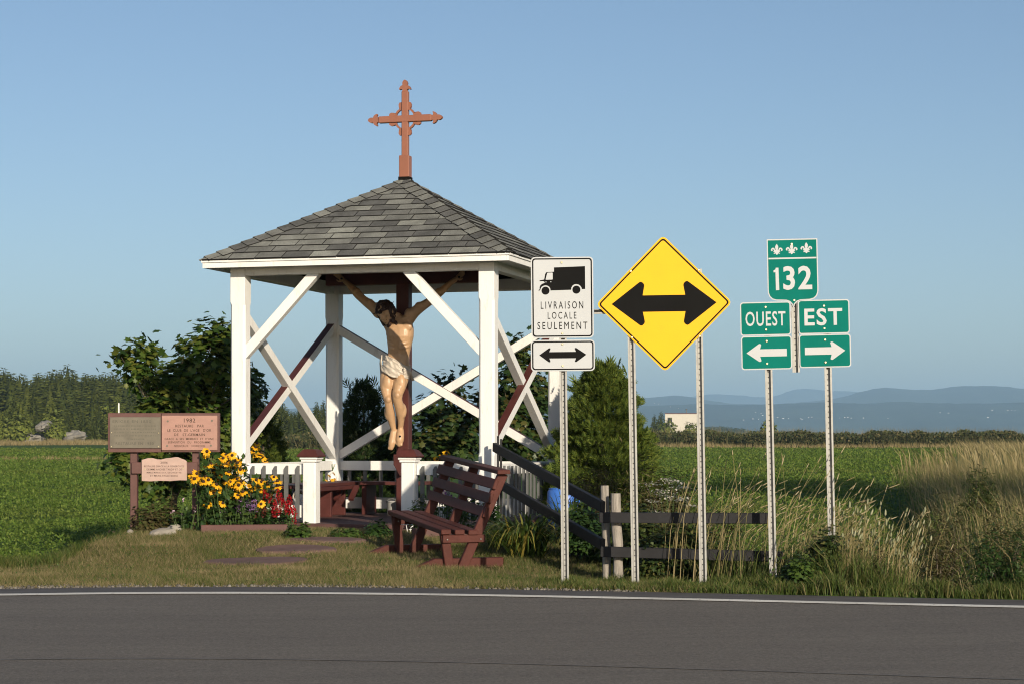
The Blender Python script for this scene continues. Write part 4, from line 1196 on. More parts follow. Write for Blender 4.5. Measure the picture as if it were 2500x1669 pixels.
# ================================================================ commemorative board
D4 = 20.2; k4 = D4 / F
b4 = P(400, 1305, D4); b4.z = gz(b4.x, b4.y) - .03
bd4 = thing('memorial_board', 'brown wooden board on two legs carrying a bronze and two pink stone plaques', 'memorial board', b4, R(-1.0))
def L4(px, py): return ((px - 400) * k4, EYE + (HOR - py) * k4 - b4.z)
def b4box(name, a, b, y0, y1, mat, bev=.004, parent=None):
    (xa, za_), (xb, zb_) = L4(*a), L4(*b); mb = MB(); mb.span((xa, y0, min(za_, zb_)), (xb, y1, max(za_, zb_))); return mb.build(name, M[mat], parent or bd4, bevel=bev)
b4box('backboard', (264, 1007), (394.6, 1103), -.022, .022, 'brown'); b4box('backboard', (395.2, 1007), (537.5, 1102.5), -.020, .022, 'brown')
for xa, xb in ((316, 333), (468, 484)):
    za_ = 0; (x0, z1), (x1, _) = L4(xa, 1060), L4(xb, 1060); mb = MB(); mb.span((x0, .023, 0), (x1, .10, z1)); mb.build('leg', M['brown'], bd4, bevel=.005)
b4box('crossbar', (321, 1127), (483, 1155), -.012, .0225, 'brown')
pl = b4box('bronze_plaque', (269.5, 1017), (394, 1093), -.034, -.0225, 'bronze', .003)
mb = MB()
def pl_line(mb, s, xa, xb, ya, yb, y, bold=.0, sp=1.1):
    (x0, z0), (x1, z1) = L4(xa, yb), L4(xb, ya); put_text(mb, s, x0, x1, z0, z1, y, bold, sp)
def zb(x): return 255 + x / 7.963
def zy(y): return 1000 + y / 7.963
pl_line(mb, 'ERIGEE EN 1850', zb(170), zb(920), zy(195), zy(245), -.0352, .0, 1.15)
pl_line(mb, 'RESTAURE EN 1950', zb(230), zb(970), zy(622), zy(672), -.0352, .0, 1.12)
tag(mb.build('plaque_lettering', M['bronze_text'], pl), kind='stuff')
mb = MB()
for y in (305, 365, 430, 495):             # worn lines that cannot be read any more
    x = 195
    while x < 1010:
        w = random.uniform(18, 55); (x0, z0), (x1, z1) = L4(zb(x), zy(y + 14)), L4(zb(min(1015, x + w)), zy(y - 10))
        mb.span((x0, -.0346, z0), (x1, -.0338, z1)); x += w + random.uniform(9, 20)
x = 460
while x < 770:
    w = random.uniform(18, 45); (x0, z0), (x1, z1) = L4(zb(x), zy(574)), L4(zb(x + w), zy(550)); mb.span((x0, -.0346, z0), (x1, -.0338, z1)); x += w + 12
M['worn'] = paint('worn_relief', (0.125, 0.112, 0.088), 0.45, 0.2, 60, bmp=0, metal=.25)
tag(mb.build('worn_relief', M['worn'], pl), kind='stuff')
for a, b in ((145, 712), (1058, 713), (147, 438), (1066, 445)):
    x, z = L4(zb(a), zy(b)); mb = MB(); mb.ball((x, -.0345, z), .006, None, 8, 6); mb.build('screw', M['brass'], pl)
st = b4box('stone_plaque', (396.5, 1013.5), (532.5, 1098), -.046, -.0205, 'pink_stone', .004)
mb = MB()
for s, xa, xb, ya, yb in (('1982', 1562, 1785, 160, 240), ('RESTAURE   PAR', 1395, 1952, 282, 334), ("LE  CLUB  DE  L'AGE   D'OR", 1242, 2092, 366, 418), ('DE   ST-GERMAIN', 1372, 1968, 452, 502), ("GRACE  A  SES  MEMBRES  ET  D'UNE", 1188, 2142, 536, 580), ('SUBVENTION   DU   PROGRAMME', 1252, 2080, 602, 645), ('NOUVEAUX    HORIZONS', 1372, 1968, 674, 716)):
    pl_line(mb, s, zb(xa), zb(xb), zy(ya), zy(yb), -.0472, .006, 1.12)
tag(mb.build('engraved_lettering', M['engraved'], st), kind='stuff')
for a, b in ((1248, 216), (2108, 206), (1236, 692), (2088, 686)):
    x, z = L4(zb(a), zy(b)); mb = MB(); mb.prism([(x + .0105 * math.cos(t), z + .0105 * math.sin(t)) for t in np.linspace(0, 6.283, 11)[:-1]], -.050, -.0465); mb.build('bolt', M['bronze'], st)
rag = [(735, 1375), (733, 965), (790, 950), (860, 930), (950, 930), (1030, 952), (1110, 958), (1200, 935), (1320, 922), (1400, 910), (1450, 915), (1500, 938), (1570, 962), (1610, 990), (1616, 1365), (1480, 1362), (1300, 1378), (1100, 1372), (900, 1384)]
mb = MB(); mb.prism([L4(zb(a), zy(b)) for a, b in rag][::-1], -.036, -.0125); st2 = mb.build('small_stone_plaque', M['pale_stone'], bd4, bevel=.003)
mb = MB()
for s, xa, xb, ya, yb in (('2006', 1102, 1242, 996, 1036), ('RESTAURE GRACE A LA GENEROSITE', 785, 1555, 1072, 1106), ('DE MME ANDREE TARDIF ET DE', 835, 1515, 1132, 1168), ('MMES MARIE-EVA, GEORGETTE', 835, 1510, 1198, 1232), ('ET MARIE-PAULE BOSSE', 905, 1440, 1256, 1290)):
    pl_line(mb, s, zb(xa), zb(xb), zy(ya), zy(yb), -.0372, .004, 1.1)
tag(mb.build('engraved_lettering', M['engraved'], st2), kind='stuff')
for a, b in ((800, 1148), (1546, 1128)):
    x, z = L4(zb(a), zy(b)); mb = MB(); mb.prism([(x + .008 * math.cos(t), z + .008 * math.sin(t)) for t in np.linspace(0, 6.283, 11)[:-1]], -.040, -.0365); mb.build('bolt', M['brass'], st2)

# ================================================================ park bench
A0 = P(1075, 1290, 16.6); B0 = P(949, 1244, 18.0)      # front edge of the seat, near and far end
LB = (B0 - A0).length
pb = thing('park_bench', 'red brown slatted park bench on runner feet standing on the grass', 'bench', A0 - Vector((0, 0, .0)))
# local x: along the bench towards its near end, y: towards the back, z: up
ux = (A0 - B0).normalized(); uv = Vector((-ux.y, ux.x, 0)).normalized()
pb.location = B0; pb.rotation_euler = Matrix((ux, uv, ux.cross(uv))).transposed().to_euler()
NEAR = LB; FAR = 0.0
sg = 1 if FAR > NEAR else -1
def bb(name, a, b, bev=.006, mat='bench'):
    mb = MB(); mb.span(a, b); return mb.build(name, M[mat], pb, bevel=bev)
for k in range(3):
    y = k * .122; bb('seat_slat', (NEAR - sg * .03, y, -.045 - k * .004), (FAR + sg * .03, y + .088, -.002 - k * .004), .006)
lean = (.545 - .375) / .50
def backslat(z, h, name):
    mb = MB(); y = .372 + z * lean
    mb.bar((NEAR - sg * .02, y - .018, z), (FAR + sg * .02, y - .018, z), .034, h, up=(0, lean, 1)); mb.build(name, M['bench'], pb, bevel=.005)
for z in (.135, .255, .375): backslat(z, .088, 'back_slat')
mb = MB(); mb.bar((NEAR - sg * .05, .372 + .475 * lean + .01, .482), (FAR + sg * .03, .372 + .475 * lean + .01, .482), .115, .036, up=(0, 0, 1)); mb.build('top_rail', M['bench'], pb, bevel=.005)
GND = -.315
pbM = Matrix.Translation(pb.location) @ pb.rotation_euler.to_matrix().to_4x4()
for i, (x, gr) in enumerate(((NEAR + sg * .035, GND), (FAR - sg * .06, GND - .045))):
    wq = pbM @ Vector((x, .15, 0)); gr = min(gz(wq.x, wq.y) - wq.z + .038, -.30)
    mb = MB(); mb.bar((x, .045, -.03), (x, .10, gr - .035), .045, .078, up=(0, 1, 0)); mb.build('front_leg', M['bench'], pb, bevel=.005)
    mb = MB(); mb.bar((x, .405 + .47 * lean, .465), (x, .215, gr - .035), .045, .085, up=(0, 1, 0)); mb.build('back_leg', M['bench'], pb, bevel=.005)
    mb = MB(); mb.span((x - sg * .029, .02, -.118), (x - sg * .050, .40, -.052)); mb.build('seat_bearer', M['bench'], pb, bevel=.004)
    mb = MB(); g0 = gr - .045
    x2 = x + sg * .055
    V = [(x2 - .03, -.24, g0), (x2 + .03, -.24, g0), (x2 + .03, .60, g0), (x2 - .03, .60, g0), (x2 - .03, -.02, g0 + .085), (x2 + .03, -.02, g0 + .085), (x2 + .03, .60, g0 + .085), (x2 - .03, .60, g0 + .085)]
    mb.hexa(V); mb.build('runner_foot', M['bench'], pb, bevel=.005)
    for yy, zz in ((.06, -.09), (.36, -.09)):
        mb = MB(); mb.ball((x - sg * .052, yy, zz), .007, None, 7, 5); mb.build('bolt', M['zinc'], pb)
xm = (NEAR + FAR) / 2
mb = MB(); mb.bar((xm, .40 + .46 * lean, .46), (xm, .372, -.03), .045, .08, up=(0, 1, 0)); mb.build('back_support', M['bench'], pb, bevel=.004)

# ================================================================ dark board fence
fe = thing('board_fence', 'dark painted board fence with two weathered posts behind the signs', 'fence', (1.0, 15.7, 0))
def fboard(name, a, b, h, t=.04):
    mb = MB(); mb.bar(a, b, t, h, up=(0, 0, 1)); o = mb.build(name, [M['fence'], M['endgrain']], fe, bevel=.004, world=True)
    return o
for (a, b, h) in (((1207, 1090, 19.60), (1472, 1236, 15.78), .089), ((1213, 1176, 19.60), (1472, 1328, 15.78), .089)):
    fboard('sloping_board', P(*a), P(*b), h)
for (a, b, h) in (((1463, 1262, 15.72), (1880, 1264, 15.60), .085), ((1466, 1345, 15.72), (1914, 1358, 15.58), .085)):
    o = fboard('board', P(*a), P(*b), h)
    for p in o.data.polygons:
        if p.normal.x < -.9: p.material_index = 1
def round_post(px0, py0, px1, D, zb_, r, name='weathered_post'):
    a = P(px0, py0, D); b = P(px1, 1423, D); b.z = zb_
    pts = [b.lerp(a, t) + Vector((random.uniform(-.004, .004), 0, 0)) for t in np.linspace(0, 1, 7)]
    MB().tube(pts, [r * random.uniform(.93, 1.05) for _ in pts], 11).build(name, M['grey_wood'], fe, world=True, smooth=False)
round_post(1475, 1184, 1484, 15.92, gz(.76, 15.9) - .1, .035)
round_post(1503, 1203, 1512, 15.80, gz(.84, 15.8) - .1, .041)
mb = MB(); a = P(1220, 1063, 19.66); mb.span((a.x - .028, a.y - .02, gz(a.x, a.y) - .1), (a.x - .006, a.y + .02, a.z)); mb.span((a.x + .002, a.y - .02, gz(a.x, a.y) - .1), (a.x + .024, a.y + .02, a.z - .03)); mb.build('dark_post', M['fence'], fe, world=True)

# ================================================================ small things on the ground
def flagstone(px, py, wpx, dep, label, rot=0):
    c = ground_hit(px, py); w = wpx / F * c.y
    t = thing('flagstone', label, 'flagstone', c)
    n = 15; pts = []
    for k in range(n):
        a = 2 * math.pi * k / n; r_ = random.uniform(.86, 1.05)
        pts.append((w / 2 * math.cos(a) * r_, dep / 2 * math.sin(a) * r_))
    V = []
    for lift in (0.022, -.06):
        for x, y in pts: V.append((x, y, gz(c.x + x, c.y + y) - c.z + lift))
    V2 = [(x * .93, y * .93, gz(c.x + x * .93, c.y + y * .93) - c.z + .030) for x, y in pts]
    mb = MB(); mb.add(V2 + V, [tuple(range(n))] + [(k, k + n, (k + 1) % n + n, (k + 1) % n) for k in range(n)] + [(k + n, k + 2 * n, (k + 1) % n + 2 * n, (k + 1) % n + n) for k in range(n)])
    mb.build('slab', M['flag'], t)
    return t
flagstone(630, 1376, 262, .62, 'broad red grey flagstone lowest on the path, next to the road verge')
flagstone(730, 1344, 210, .42, 'flat red grey flagstone in the middle of the stepping path')
flagstone(800, 1322, 190, .34, 'red grey flagstone highest on the path, just below the gazebo slab')
def rock(px, py, w, h, label, mat='rock', lump=.25):
    c = ground_hit(px, py)
    mb = MB(); mb.ball((0, 0, 0), (w / 2, w * .4, h), None, 14, 9)
    mb.v = [tuple(Vector(v) * (1 + lump * mnoise.noise(Vector(v) * 9 + Vector((px, 0, 0))))) for v in mb.v]
    o = mb.build('stone', M[mat], smooth=False); o.location = c; o.rotation_euler = (0, 0, random.uniform(0, 3))
    return tag(o, label, 'stone')
rock(290, 1304, .16, .07, 'pale rough stone next to the left leg of the memorial board')
rock(318, 1302, .10, .05, 'small pale stone right at the foot of the memorial board leg')
rock(398, 1305, .32, .07, 'long flat pale stone edging the bed under the memorial board')
rock(424, 1297, .20, .08, 'rounded pale stone behind the long flat stone of the bed edge')
rock(272, 1302, .14, .08, 'dark red stone at the outer corner of the memorial bed', 'flag')
# timber edges of the flower beds
def plank(xa, xb, D, label, h=.10, up=.035):
    p, q = [Vector(((x - 1250) / F * D, D, 0)) for x in (xa, xb)]
    for v in (p, q): v.z = gz(v.x, v.y)
    t = thing('bed_edging', label, 'edging', (p + q) / 2)
    mb = MB(); mb.bar(p + Vector((0, 0, up)), q + Vector((0, 0, up)), .045, h); mb.build('timber', M['brown'], t, bevel=.006, world=True)
plank(491, 702, 19.72, 'low red brown timber edging in front of the yellow flower bed')
plank(1005, 1172, 19.2, 'low red brown timber edging under the park bench')
# blue barrel
c = P(1378, 1240, 20.9); c.z = gz(c.x, c.y) - .02
bl = thing('barrel', 'blue plastic barrel standing outside the gazebo corner by the cedar', 'barrel', c)
top = EYE + (HOR - 1193) / F * 20.9 - c.z
mb = MB(); r0 = .185
mb.lathe([(r0 * .86, 0), (r0 * .97, .03), (r0, top * .3), (r0 * 1.02, top * .34), (r0, top * .38), (r0, top * .66), (r0 * 1.02, top * .7), (r0, top * .74), (r0 * .97, top * .95), (r0 * .86, top)], 26); mb.build('drum', M['blue'], bl, smooth=True)
mb = MB(); mb.lathe([(r0 * .9, top - .01), (r0 * .9, top + .012), (r0 * .8, top + .014)], 26); mb.build('rim', M['blue'], bl)
# bent white wire in the grass beside the bench
c = ground_hit(1000, 1302); wz = lambda x, y: Vector(((x - 1000) * c.y / F, 0, (1302 - y) * c.y / F))
hk = thing('wire_stake', 'bent white wire stake sticking out of the grass behind the bench', 'wire stake', c)
mb = MB(); mb.tube([wz(996, 1303) - Vector((0, 0, .05)), wz(994, 1292), wz(992, 1282), wz(996, 1275), wz(1003, 1273)], .0045, 6); mb.build('hooked_wire', M['white'], hk, smooth=True)
mb = MB(); mb.tube([wz(1003, 1303) - Vector((0, 0, .05)), wz(1002, 1292), wz(1003, 1286), wz(1009, 1282)], .0045, 6); mb.tube([wz(998, 1291), wz(1010, 1291)], .0045, 6); mb.build('short_wire', M['white'], hk, smooth=True)

# ================================================================ vegetation
LEAF = (np.array([(0, 0, 0), (.5, .0, .10), (1, 0, 0), (.5, .32, .0), (.5, -.32, .0)]), np.array([(0, 1, 3), (1, 2, 3), (0, 4, 1), (1, 4, 2)]))
_st = [(0, 0), (.12, -.10), (.30, -.46), (.40, -.30), (.72, -.52), (.68, -.24), (1.0, 0), (.68, .24), (.72, .52), (.40, .30), (.30, .46), (.12, .10)]
STAR = (np.array([(x, y, -.10 * abs(y)) for x, y in _st] + [(.42, 0, .06)]), np.array([(i, (i + 1) % 12, 12) for i in range(12)]))
NARROW = (np.array([(0, 0, 0), (.5, .10, .05), (1, 0, -.05), (.5, -.10, .05)]), np.array([(0, 1, 2), (0, 2, 3)]))
_sp = [(0, 0, 0)]
SPRAY_V, SPRAY_F = [], []
for _a, _l, _o in ((0, 1.0, 0), (.55, .72, .18), (-.55, .72, .18), (.50, .55, .45), (-.50, .55, .45), (.95, .5, .1), (-.95, .5, .1)):
    _c, _s = math.cos(_a), math.sin(_a); _b = len(SPRAY_V); _w = .055
    SPRAY_V += [(_o, 0, 0), (_o + _c * _l * .5 - _s * _w, _s * _l * .5 + _c * _w, .03), (_o + _c * _l, _s * _l, -.06), (_o + _c * _l * .5 + _s * _w, _s * _l * .5 - _c * _w, .03)]
    SPRAY_F += [(_b, _b + 1, _b + 2), (_b, _b + 2, _b + 3)]
SPRAY = (np.array(SPRAY_V), np.array(SPRAY_F))
QUAD = (np.array([(-.5, -.5, 0), (.5, -.4, .1), (.45, .5, 0), (-.4, .45, .1)]), np.array([(0, 1, 2), (0, 2, 3)]))

CROP = (np.array([(0, 0, 0), (.5, .26, .04), (1, 0, 0), (.5, -.26, .04)]), np.array([(0, 1, 2), (0, 2, 3)]))
def leaf_part(name, pos, size, tmpl, mat, parent, tilt=1.0, up=None, rot=None):
    pos = np.asarray(pos, float) - np.array(parent.location)[None]
    n = len(pos)
    if rot is None: rot = rand_rot(n, tilt, up)
    V, T = scatter(tmpl[0], tmpl[1], pos, rot, size if hasattr(size, '__len__') else rng.uniform(.7, 1.25, n) * size)
    return link(name, np_mesh(name, V, T, mat), parent)

def broadleaf(name, label, cat, base, blobs, n, size, mat, tmpl, limbs=9, trunk_r=.03, group=None, gaps=.42, up_bias=.5):
    """tree or shrub: trunk with limbs reaching into uneven leaf masses (blobs: centre, radii)"""
    t = thing(name, label, cat, base, group=group)
    base = Vector(base); mb = MB()
    ctr = sum((Vector(b[0]) for b in blobs), Vector()) / len(blobs)
    topc = max(blobs, key=lambda b: b[0][2])
    tp = Vector((ctr.x, ctr.y, base.z + (topc[0][2] - base.z) * .75))
    tr = [base - Vector((0, 0, .1))] + [base.lerp(tp, s) + Vector((random.uniform(-.04, .04), random.uniform(-.04, .04), 0)) for s in (.3, .6, 1.0)]
    mb.tube(tr, [trunk_r * 1.15, trunk_r, trunk_r * .75, trunk_r * .3], 8)
    ends = []
    for b in blobs:
        for k in range(max(1, limbs // len(blobs))):
            s = base.lerp(tp, random.uniform(.25, .85))
            d = Vector((random.gauss(0, 1), random.gauss(0, 1), random.gauss(0, .8))).normalized()
            q = Vector(b[0]) + Vector((d.x * b[1][0], d.y * b[1][1], d.z * b[1][2])) * .9
            mb.tube([s, s.lerp(q, .5) + Vector((0, 0, .06)), q], [trunk_r * .5, trunk_r * .3, trunk_r * .08], 6)
            ends.append(q)
    mb.build('trunk', M['bark'], t, world=True, smooth=True)
    tot = sum(b[1][0] * b[1][1] * b[1][2] for b in blobs)
    Ps, Us = [], []
    for b in blobs:
        m = int(n * b[1][0] * b[1][1] * b[1][2] / tot) + 20
        d = rng.normal(0, 1, (m, 3)); d /= np.linalg.norm(d, axis=1, keepdims=True)
        rad = rng.uniform(.35, 1.0, m) ** .6
        lump = 1 + .28 * np.sin(d[:, 0] * 5 + b[0][0] * 3) * np.sin(d[:, 1] * 5 + 1) + .22 * np.sin(d[:, 2] * 7 + d[:, 0] * 4 + b[0][2])
        p = np.array(b[0])[None] + d * rad[:, None] * lump[:, None] * np.array(b[1])[None]
        hole = np.sin(p[:, 0] * 9 + p[:, 2] * 6) + np.sin(p[:, 2] * 11 - p[:, 1] * 7) + np.sin(p[:, 1] * 8 + p[:, 0] * 5)
        keep = hole > -3 + 6 * gaps * .6
        Ps.append(p[keep]); Us.append(d[keep])
    for q in ends:          # leaf tufts at the limb ends break the outline
        m = 14; Ps.append(np.array(q)[None] + rng.normal(0, .09, (m, 3))); Us.append(rng.normal(0, .5, (m, 3)))
    p = np.concatenate(Ps); u = np.concatenate(Us); u[:, 2] += up_bias
    leaf_part('crown', p, size, tmpl, mat, t, 1.0, u)
    return t

def cedar_tree(name, label, base, h, r, n, mat, group=None, spire=1.0):
    t = thing(name, label, 'cedar', base, group=group); base = Vector(base)
    mb = MB(); mb.tube([base - Vector((0, 0, .1)), base + Vector((0, 0, h * .5)), base + Vector((0, 0, h * .96))], [.05, .035, .006], 8)
    for k in range(26):
        f = random.uniform(.06, .9); a = random.uniform(0, 6.28); rr = r * (1 - f) ** .7
        s = base + Vector((0, 0, h * f)); q = s + Vector((math.cos(a) * rr * .9, math.sin(a) * rr * .9, .25 * rr + .12))
        mb.tube([s, s.lerp(q, .6), q], [.014, .009, .003], 5)
    mb.build('trunk', M['bark'], t, world=True, smooth=True)
    f = rng.beta(1.1, 1.5, n); a = rng.uniform(0, 2 * np.pi, n)
    prof = np.where(f < .22, .80 + .9 * f, (1 - f) ** .5 * 1.12)
    lob = 1 + .22 * np.sin(a * 4 + f * 17) + .16 * np.sin(a * 7 - f * 31) + .12 * np.sin(f * 60 + a * 2)
    rr = r * prof * lob * rng.uniform(.45, 1.0, n) ** .45
    p = np.stack([base.x + np.cos(a) * rr, base.y + np.sin(a) * rr, base.z + .04 + f * h * .97], 1)
    out = np.stack([np.cos(a), np.sin(a), np.full(n, .9)], 1)
    # sprays point up and outwards
    x = out + rng.normal(0, .35, (n, 3)); x /= np.linalg.norm(x, axis=1, keepdims=True)
    y = np.cross(x, rng.normal(0, 1, (n, 3))); y /= np.linalg.norm(y, axis=1, keepdims=True)
    rot = np.stack([x, y, np.cross(x, y)], 2)
    leaf_part('crown', p, rng.uniform(.055, .12, n) * spire, SPRAY, mat, t, rot=rot)
    # thin leaders that stand out of the top
    m = 60; f = rng.uniform(.82, 1.0, m); p = np.stack([base.x + rng.normal(0, r * .20, m), base.y + rng.normal(0, r * .2, m), base.z + h * f], 1)
    x = np.stack([rng.normal(0, .3, m), rng.normal(0, .3, m), np.ones(m)], 1); x /= np.linalg.norm(x, axis=1, keepdims=True)
    y = np.cross(x, rng.normal(0, 1, (m, 3))); y /= np.linalg.norm(y, axis=1, keepdims=True)
    tag(leaf_part('leader', p, rng.uniform(.09, .19, m) * spire, SPRAY, mat, t, rot=np.stack([x, y, np.cross(x, y)], 2)), kind='stuff')
    return t

def blob(px, py, D, rx, rz, ry=None): 
    c = P(px, py, D); k = D / F
    return (tuple(c), (rx * k, (ry if ry else rx * .9) * k, rz * k))
def foot(px, D): 
    x = (px - 1250) / F * D; return Vector((x, D, gz(x, D)))
# --- trees behind the gazebo and the board
broadleaf('maple_tree', 'young maple behind the memorial board, lobed dark green leaves', 'maple tree', foot(415, 24.2),
          [blob(340, 900, 24.2, 48, 55), blob(430, 940, 24.4, 75, 70), blob(510, 880, 24.6, 75, 95), blob(555, 830, 24.7, 42, 62), blob(378, 1020, 24.0, 56, 72), blob(440, 1060, 24.3, 100, 90), blob(555, 1000, 24.8, 80, 120), blob(300, 1130, 24.0, 46, 55), blob(390, 1150, 24.2, 80, 60), blob(600, 960, 25.0, 42, 80), blob(300, 870, 24.2, 24, 16), blob(368, 862, 24.3, 24, 28)],
          6600, .100, M['maple'], STAR, 44, .035, up_bias=.35)
broadleaf('oak_sapling', 'tall young oak behind the right gazebo bay, reddish top shoots', 'oak sapling', foot(1255, 25.2),
          [blob(1265, 920, 25.2, 58, 70), blob(1225, 985, 25.0, 65, 70), blob(1310, 960, 25.4, 50, 70), blob(1250, 1050, 25.0, 85, 75), blob(1262, 850, 25.2, 22, 38), blob(1300, 1080, 25.2, 60, 60)],
          2600, .105, M['oak'], STAR, 24, .028)
broadleaf('leafy_shrub', 'broad dark shrub behind the crucifix and the back railing', 'shrub', foot(1070, 24.9),
          [blob(1080, 990, 24.9, 62, 45), blob(1030, 1040, 24.8, 62, 60), blob(1120, 1050, 24.8, 82, 65), blob(1060, 1105, 24.7, 110, 55), blob(1160, 1010, 25.0, 45, 40), blob(1105, 945, 25.0, 25, 32)],
          2900, .085, M['oak'], STAR, 26, .025)
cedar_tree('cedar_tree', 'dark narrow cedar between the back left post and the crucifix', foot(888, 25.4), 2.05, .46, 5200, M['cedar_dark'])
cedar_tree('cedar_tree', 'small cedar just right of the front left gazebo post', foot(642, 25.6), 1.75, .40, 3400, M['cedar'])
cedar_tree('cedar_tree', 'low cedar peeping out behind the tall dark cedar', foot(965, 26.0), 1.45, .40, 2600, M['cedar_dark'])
cedar_tree('cedar_tree', 'large yellow green cedar between the truck sign and the yellow sign', foot(1472, 21.8), 1.82, .56, 13000, M['cedar'])
# --- bushes and weeds behind the fence
def bush(name, label, px, D, wpx, top, n, size, mat, tmpl=LEAF, cat='bush', low=None):
    b = foot(px, D); k = D / F; z1 = EYE + (HOR - top) * k; h = z1 - b.z
    bl = [((b.x + random.uniform(-.3, .3) * wpx * k, b.y + random.uniform(-.2, .2), b.z + h * f), (wpx * k * w, wpx * k * w * .8, h * .32)) for f, w in ((.28, .52), (.45, .48), (.62, .38), (.72, .25))]
    return broadleaf(name, label, cat, b, bl, n, size, mat, tmpl, 14, .016, gaps=.2)
bush('roadside_bush', 'leafy green bush between the weathered posts and the yellow sign', 1545, 16.7, 150, 1235, 3300, .052, M['bush'])
bush('roadside_bush', 'low green bush under the dark fence boards by the right leg of the yellow sign', 1660, 16.4, 160, 1270, 3300, .048, M['bush'])
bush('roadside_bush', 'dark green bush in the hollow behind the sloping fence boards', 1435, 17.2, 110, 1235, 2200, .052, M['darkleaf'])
bush('roadside_bush', 'small green bush growing at the foot of the weathered posts', 1590, 15.95, 95, 1345, 1500, .042, M['bush'])
bush('weed_thicket', 'brownish weed thicket rising above the upper fence board', 1570, 18.0, 190, 1135, 4600, .065, M['weed'], NARROW, 'weeds')
bush('weed_thicket', 'dry rusty weeds in front of the large cedar', 1450, 18.8, 150, 1130, 3400, .06, M['weed'], NARROW, 'weeds')
bush('weed_thicket', 'purplish dry weeds left of the tall steel post under the OUEST plate', 1760, 17.0, 110, 1235, 1700, .055, M['rustleaf'], NARROW, 'weeds')
bush('willow_bush', 'grey green willow bush at the far side of the roadside ditch', 2450, 14.55, 150, 1262, 5200, .05, M['darkleaf'], NARROW, 'bush')
bush('ditch_weed', 'dark leafy weed clump at the foot of the post under the EST plate', 2010, 15.0, 95, 1300, 1700, .05, M['bush'])
bush('ditch_weed', 'low green weed clump by the asphalt between the route sign posts', 1968, 14.75, 80, 1355, 1300, .042, M['bedleaf'])
bush('dry_sedge', 'rusty dry sedge tuft on the near lip of the dark ditch', 2290, 14.6, 60, 1330, 900, .06, M['rustleaf'], NARROW, 'weeds')
bush('dry_sedge', 'olive weed tuft beside the timothy heads', 2150, 14.8, 90, 1345, 1300, .05, M['weed'], NARROW, 'weeds')
for _px, _D, _w, _top, _lab, _m in ((2330, 26.0, 150, 1205, 'brown weed clump on the far ditch bank', 'weed'), (2440, 21.0, 140, 1215, 'tall rusty weed clump among the dry bank grass', 'rustleaf'), (2390, 34.0, 90, 1150, 'olive bush standing in the dry bank grass', 'bush'), (2180, 17.0, 110, 1265, 'green weed clump on the near ditch bank behind the timothy', 'bush'), (2080, 18.5, 110, 1255, 'straw coloured weed clump behind the post under the EST plate', 'weed')):
    bush('bank_weed', _lab, _px, _D, _w, _top, 1700, .055 * _D / 17, M[_m], NARROW, 'weeds')
def spikes(root, name, pts, hgt, mat, n_per=26, wid=.02, size=.018, tmpl=QUAD):
    """flower spikes as separate parts of a plant"""
    for i, p in enumerate(pts):
        h = hgt * random.uniform(.75, 1.2)
        f = rng.uniform(0, 1, n_per); a = rng.uniform(0, 6.28, n_per); r_ = wid * (1.05 - f * .8)
        q = np.stack([p[0] + np.cos(a) * r_ + .12 * h * f * math.sin(i * 2.4), p[1] + np.sin(a) * r_, p[2] + f * h], 1)
        o = leaf_part(name, q, rng.uniform(.8, 1.3, n_per) * size, tmpl, mat, root, 1.5)
# white yarrow and wild flowers in the thicket
yr = thing('yarrow_plant', 'pale white umbels of wild yarrow among the brown weeds', 'wildflowers', foot(1620, 17.0))
mb = MB(); Q = []
for px_, py_ in ((1625, 1203), (1640, 1212), (1655, 1220), (1670, 1216), (1600, 1222), (1612, 1196), (1690, 1232), (1585, 1180), (1645, 1176), (1668, 1188), (1630, 1170), (1605, 1250)):
    c = P(px_, py_, 17.0 + random.uniform(-.2, .2)); g = Vector((c.x + random.uniform(-.1, .1), c.y, gz(c.x, c.y)))
    mb.tube([g, g.lerp(c, .6) + Vector((.02, 0, 0)), c], [.004, .003, .002], 5)
    o = leaf_part('umbel', np.array(c)[None] + rng.normal(0, 1, (46, 3)) * np.array([.045, .04, .010]), .016, QUAD, M['whitepetal'], yr, .5); tag(o, kind='stuff')
mb.build('stem', M['stem'], yr, world=True)

# --- daylilies beside the bench
def strappy(name, label, px, D, n, L, spread, mat, cat='plant', w=.016, yell=0):
    b = foot(px, D); t = thing(name, label, cat, b)
    az = rng.uniform(0, 2 * np.pi, n); ln = rng.uniform(.6, 1.15, n) * L; out = rng.uniform(.35, 1.0, n) ** .6 * spread
    V, T = [], []
    S = 7
    d = np.stack([np.cos(az), np.sin(az)], 1); s = np.stack([-d[:, 1], d[:, 0]], 1)
    rows = []
    for k in range(S):
        f = k / (S - 1)
        r_ = out * f * ln; z = ln * (f * 1.15 - out * 1.0 * f ** 2.6)
        c = np.stack([rng.normal(0, .05, n) * 0 + d[:, 0] * r_, d[:, 1] * r_, z], 1)
        ww = w * (1 - f ** 2.2) + .0015
        o = np.stack([s[:, 0] * ww / 2, s[:, 1] * ww / 2, np.zeros(n)], 1)
        rows.append(np.stack([c - o, c + o], 1))
    A = np.stack(rows, 1); A += rng.normal(0, 1, (n, 1, 1, 3)) * np.array([.06, .06, 0])
    A = A.reshape(n, -1, 3)
    tri = []
    for k in range(S - 1):
        a = 2 * k; tri += [(a, a + 1, a + 3), (a, a + 3, a + 2)]
    T = (np.array(tri)[None] + (np.arange(n) * 2 * S)[:, None, None]).reshape(-1, 3)
    link('leaves', np_mesh('leaves', A.reshape(-1, 3), T, mat), t)
    return t
M['lily'] = leafmat('lily_leaf', [(0.035, 0.07, 0.015), (0.06, 0.105, 0.02), (0.10, 0.15, 0.03), (0.30, 0.24, 0.05)], 0.4, 0.3, .4)
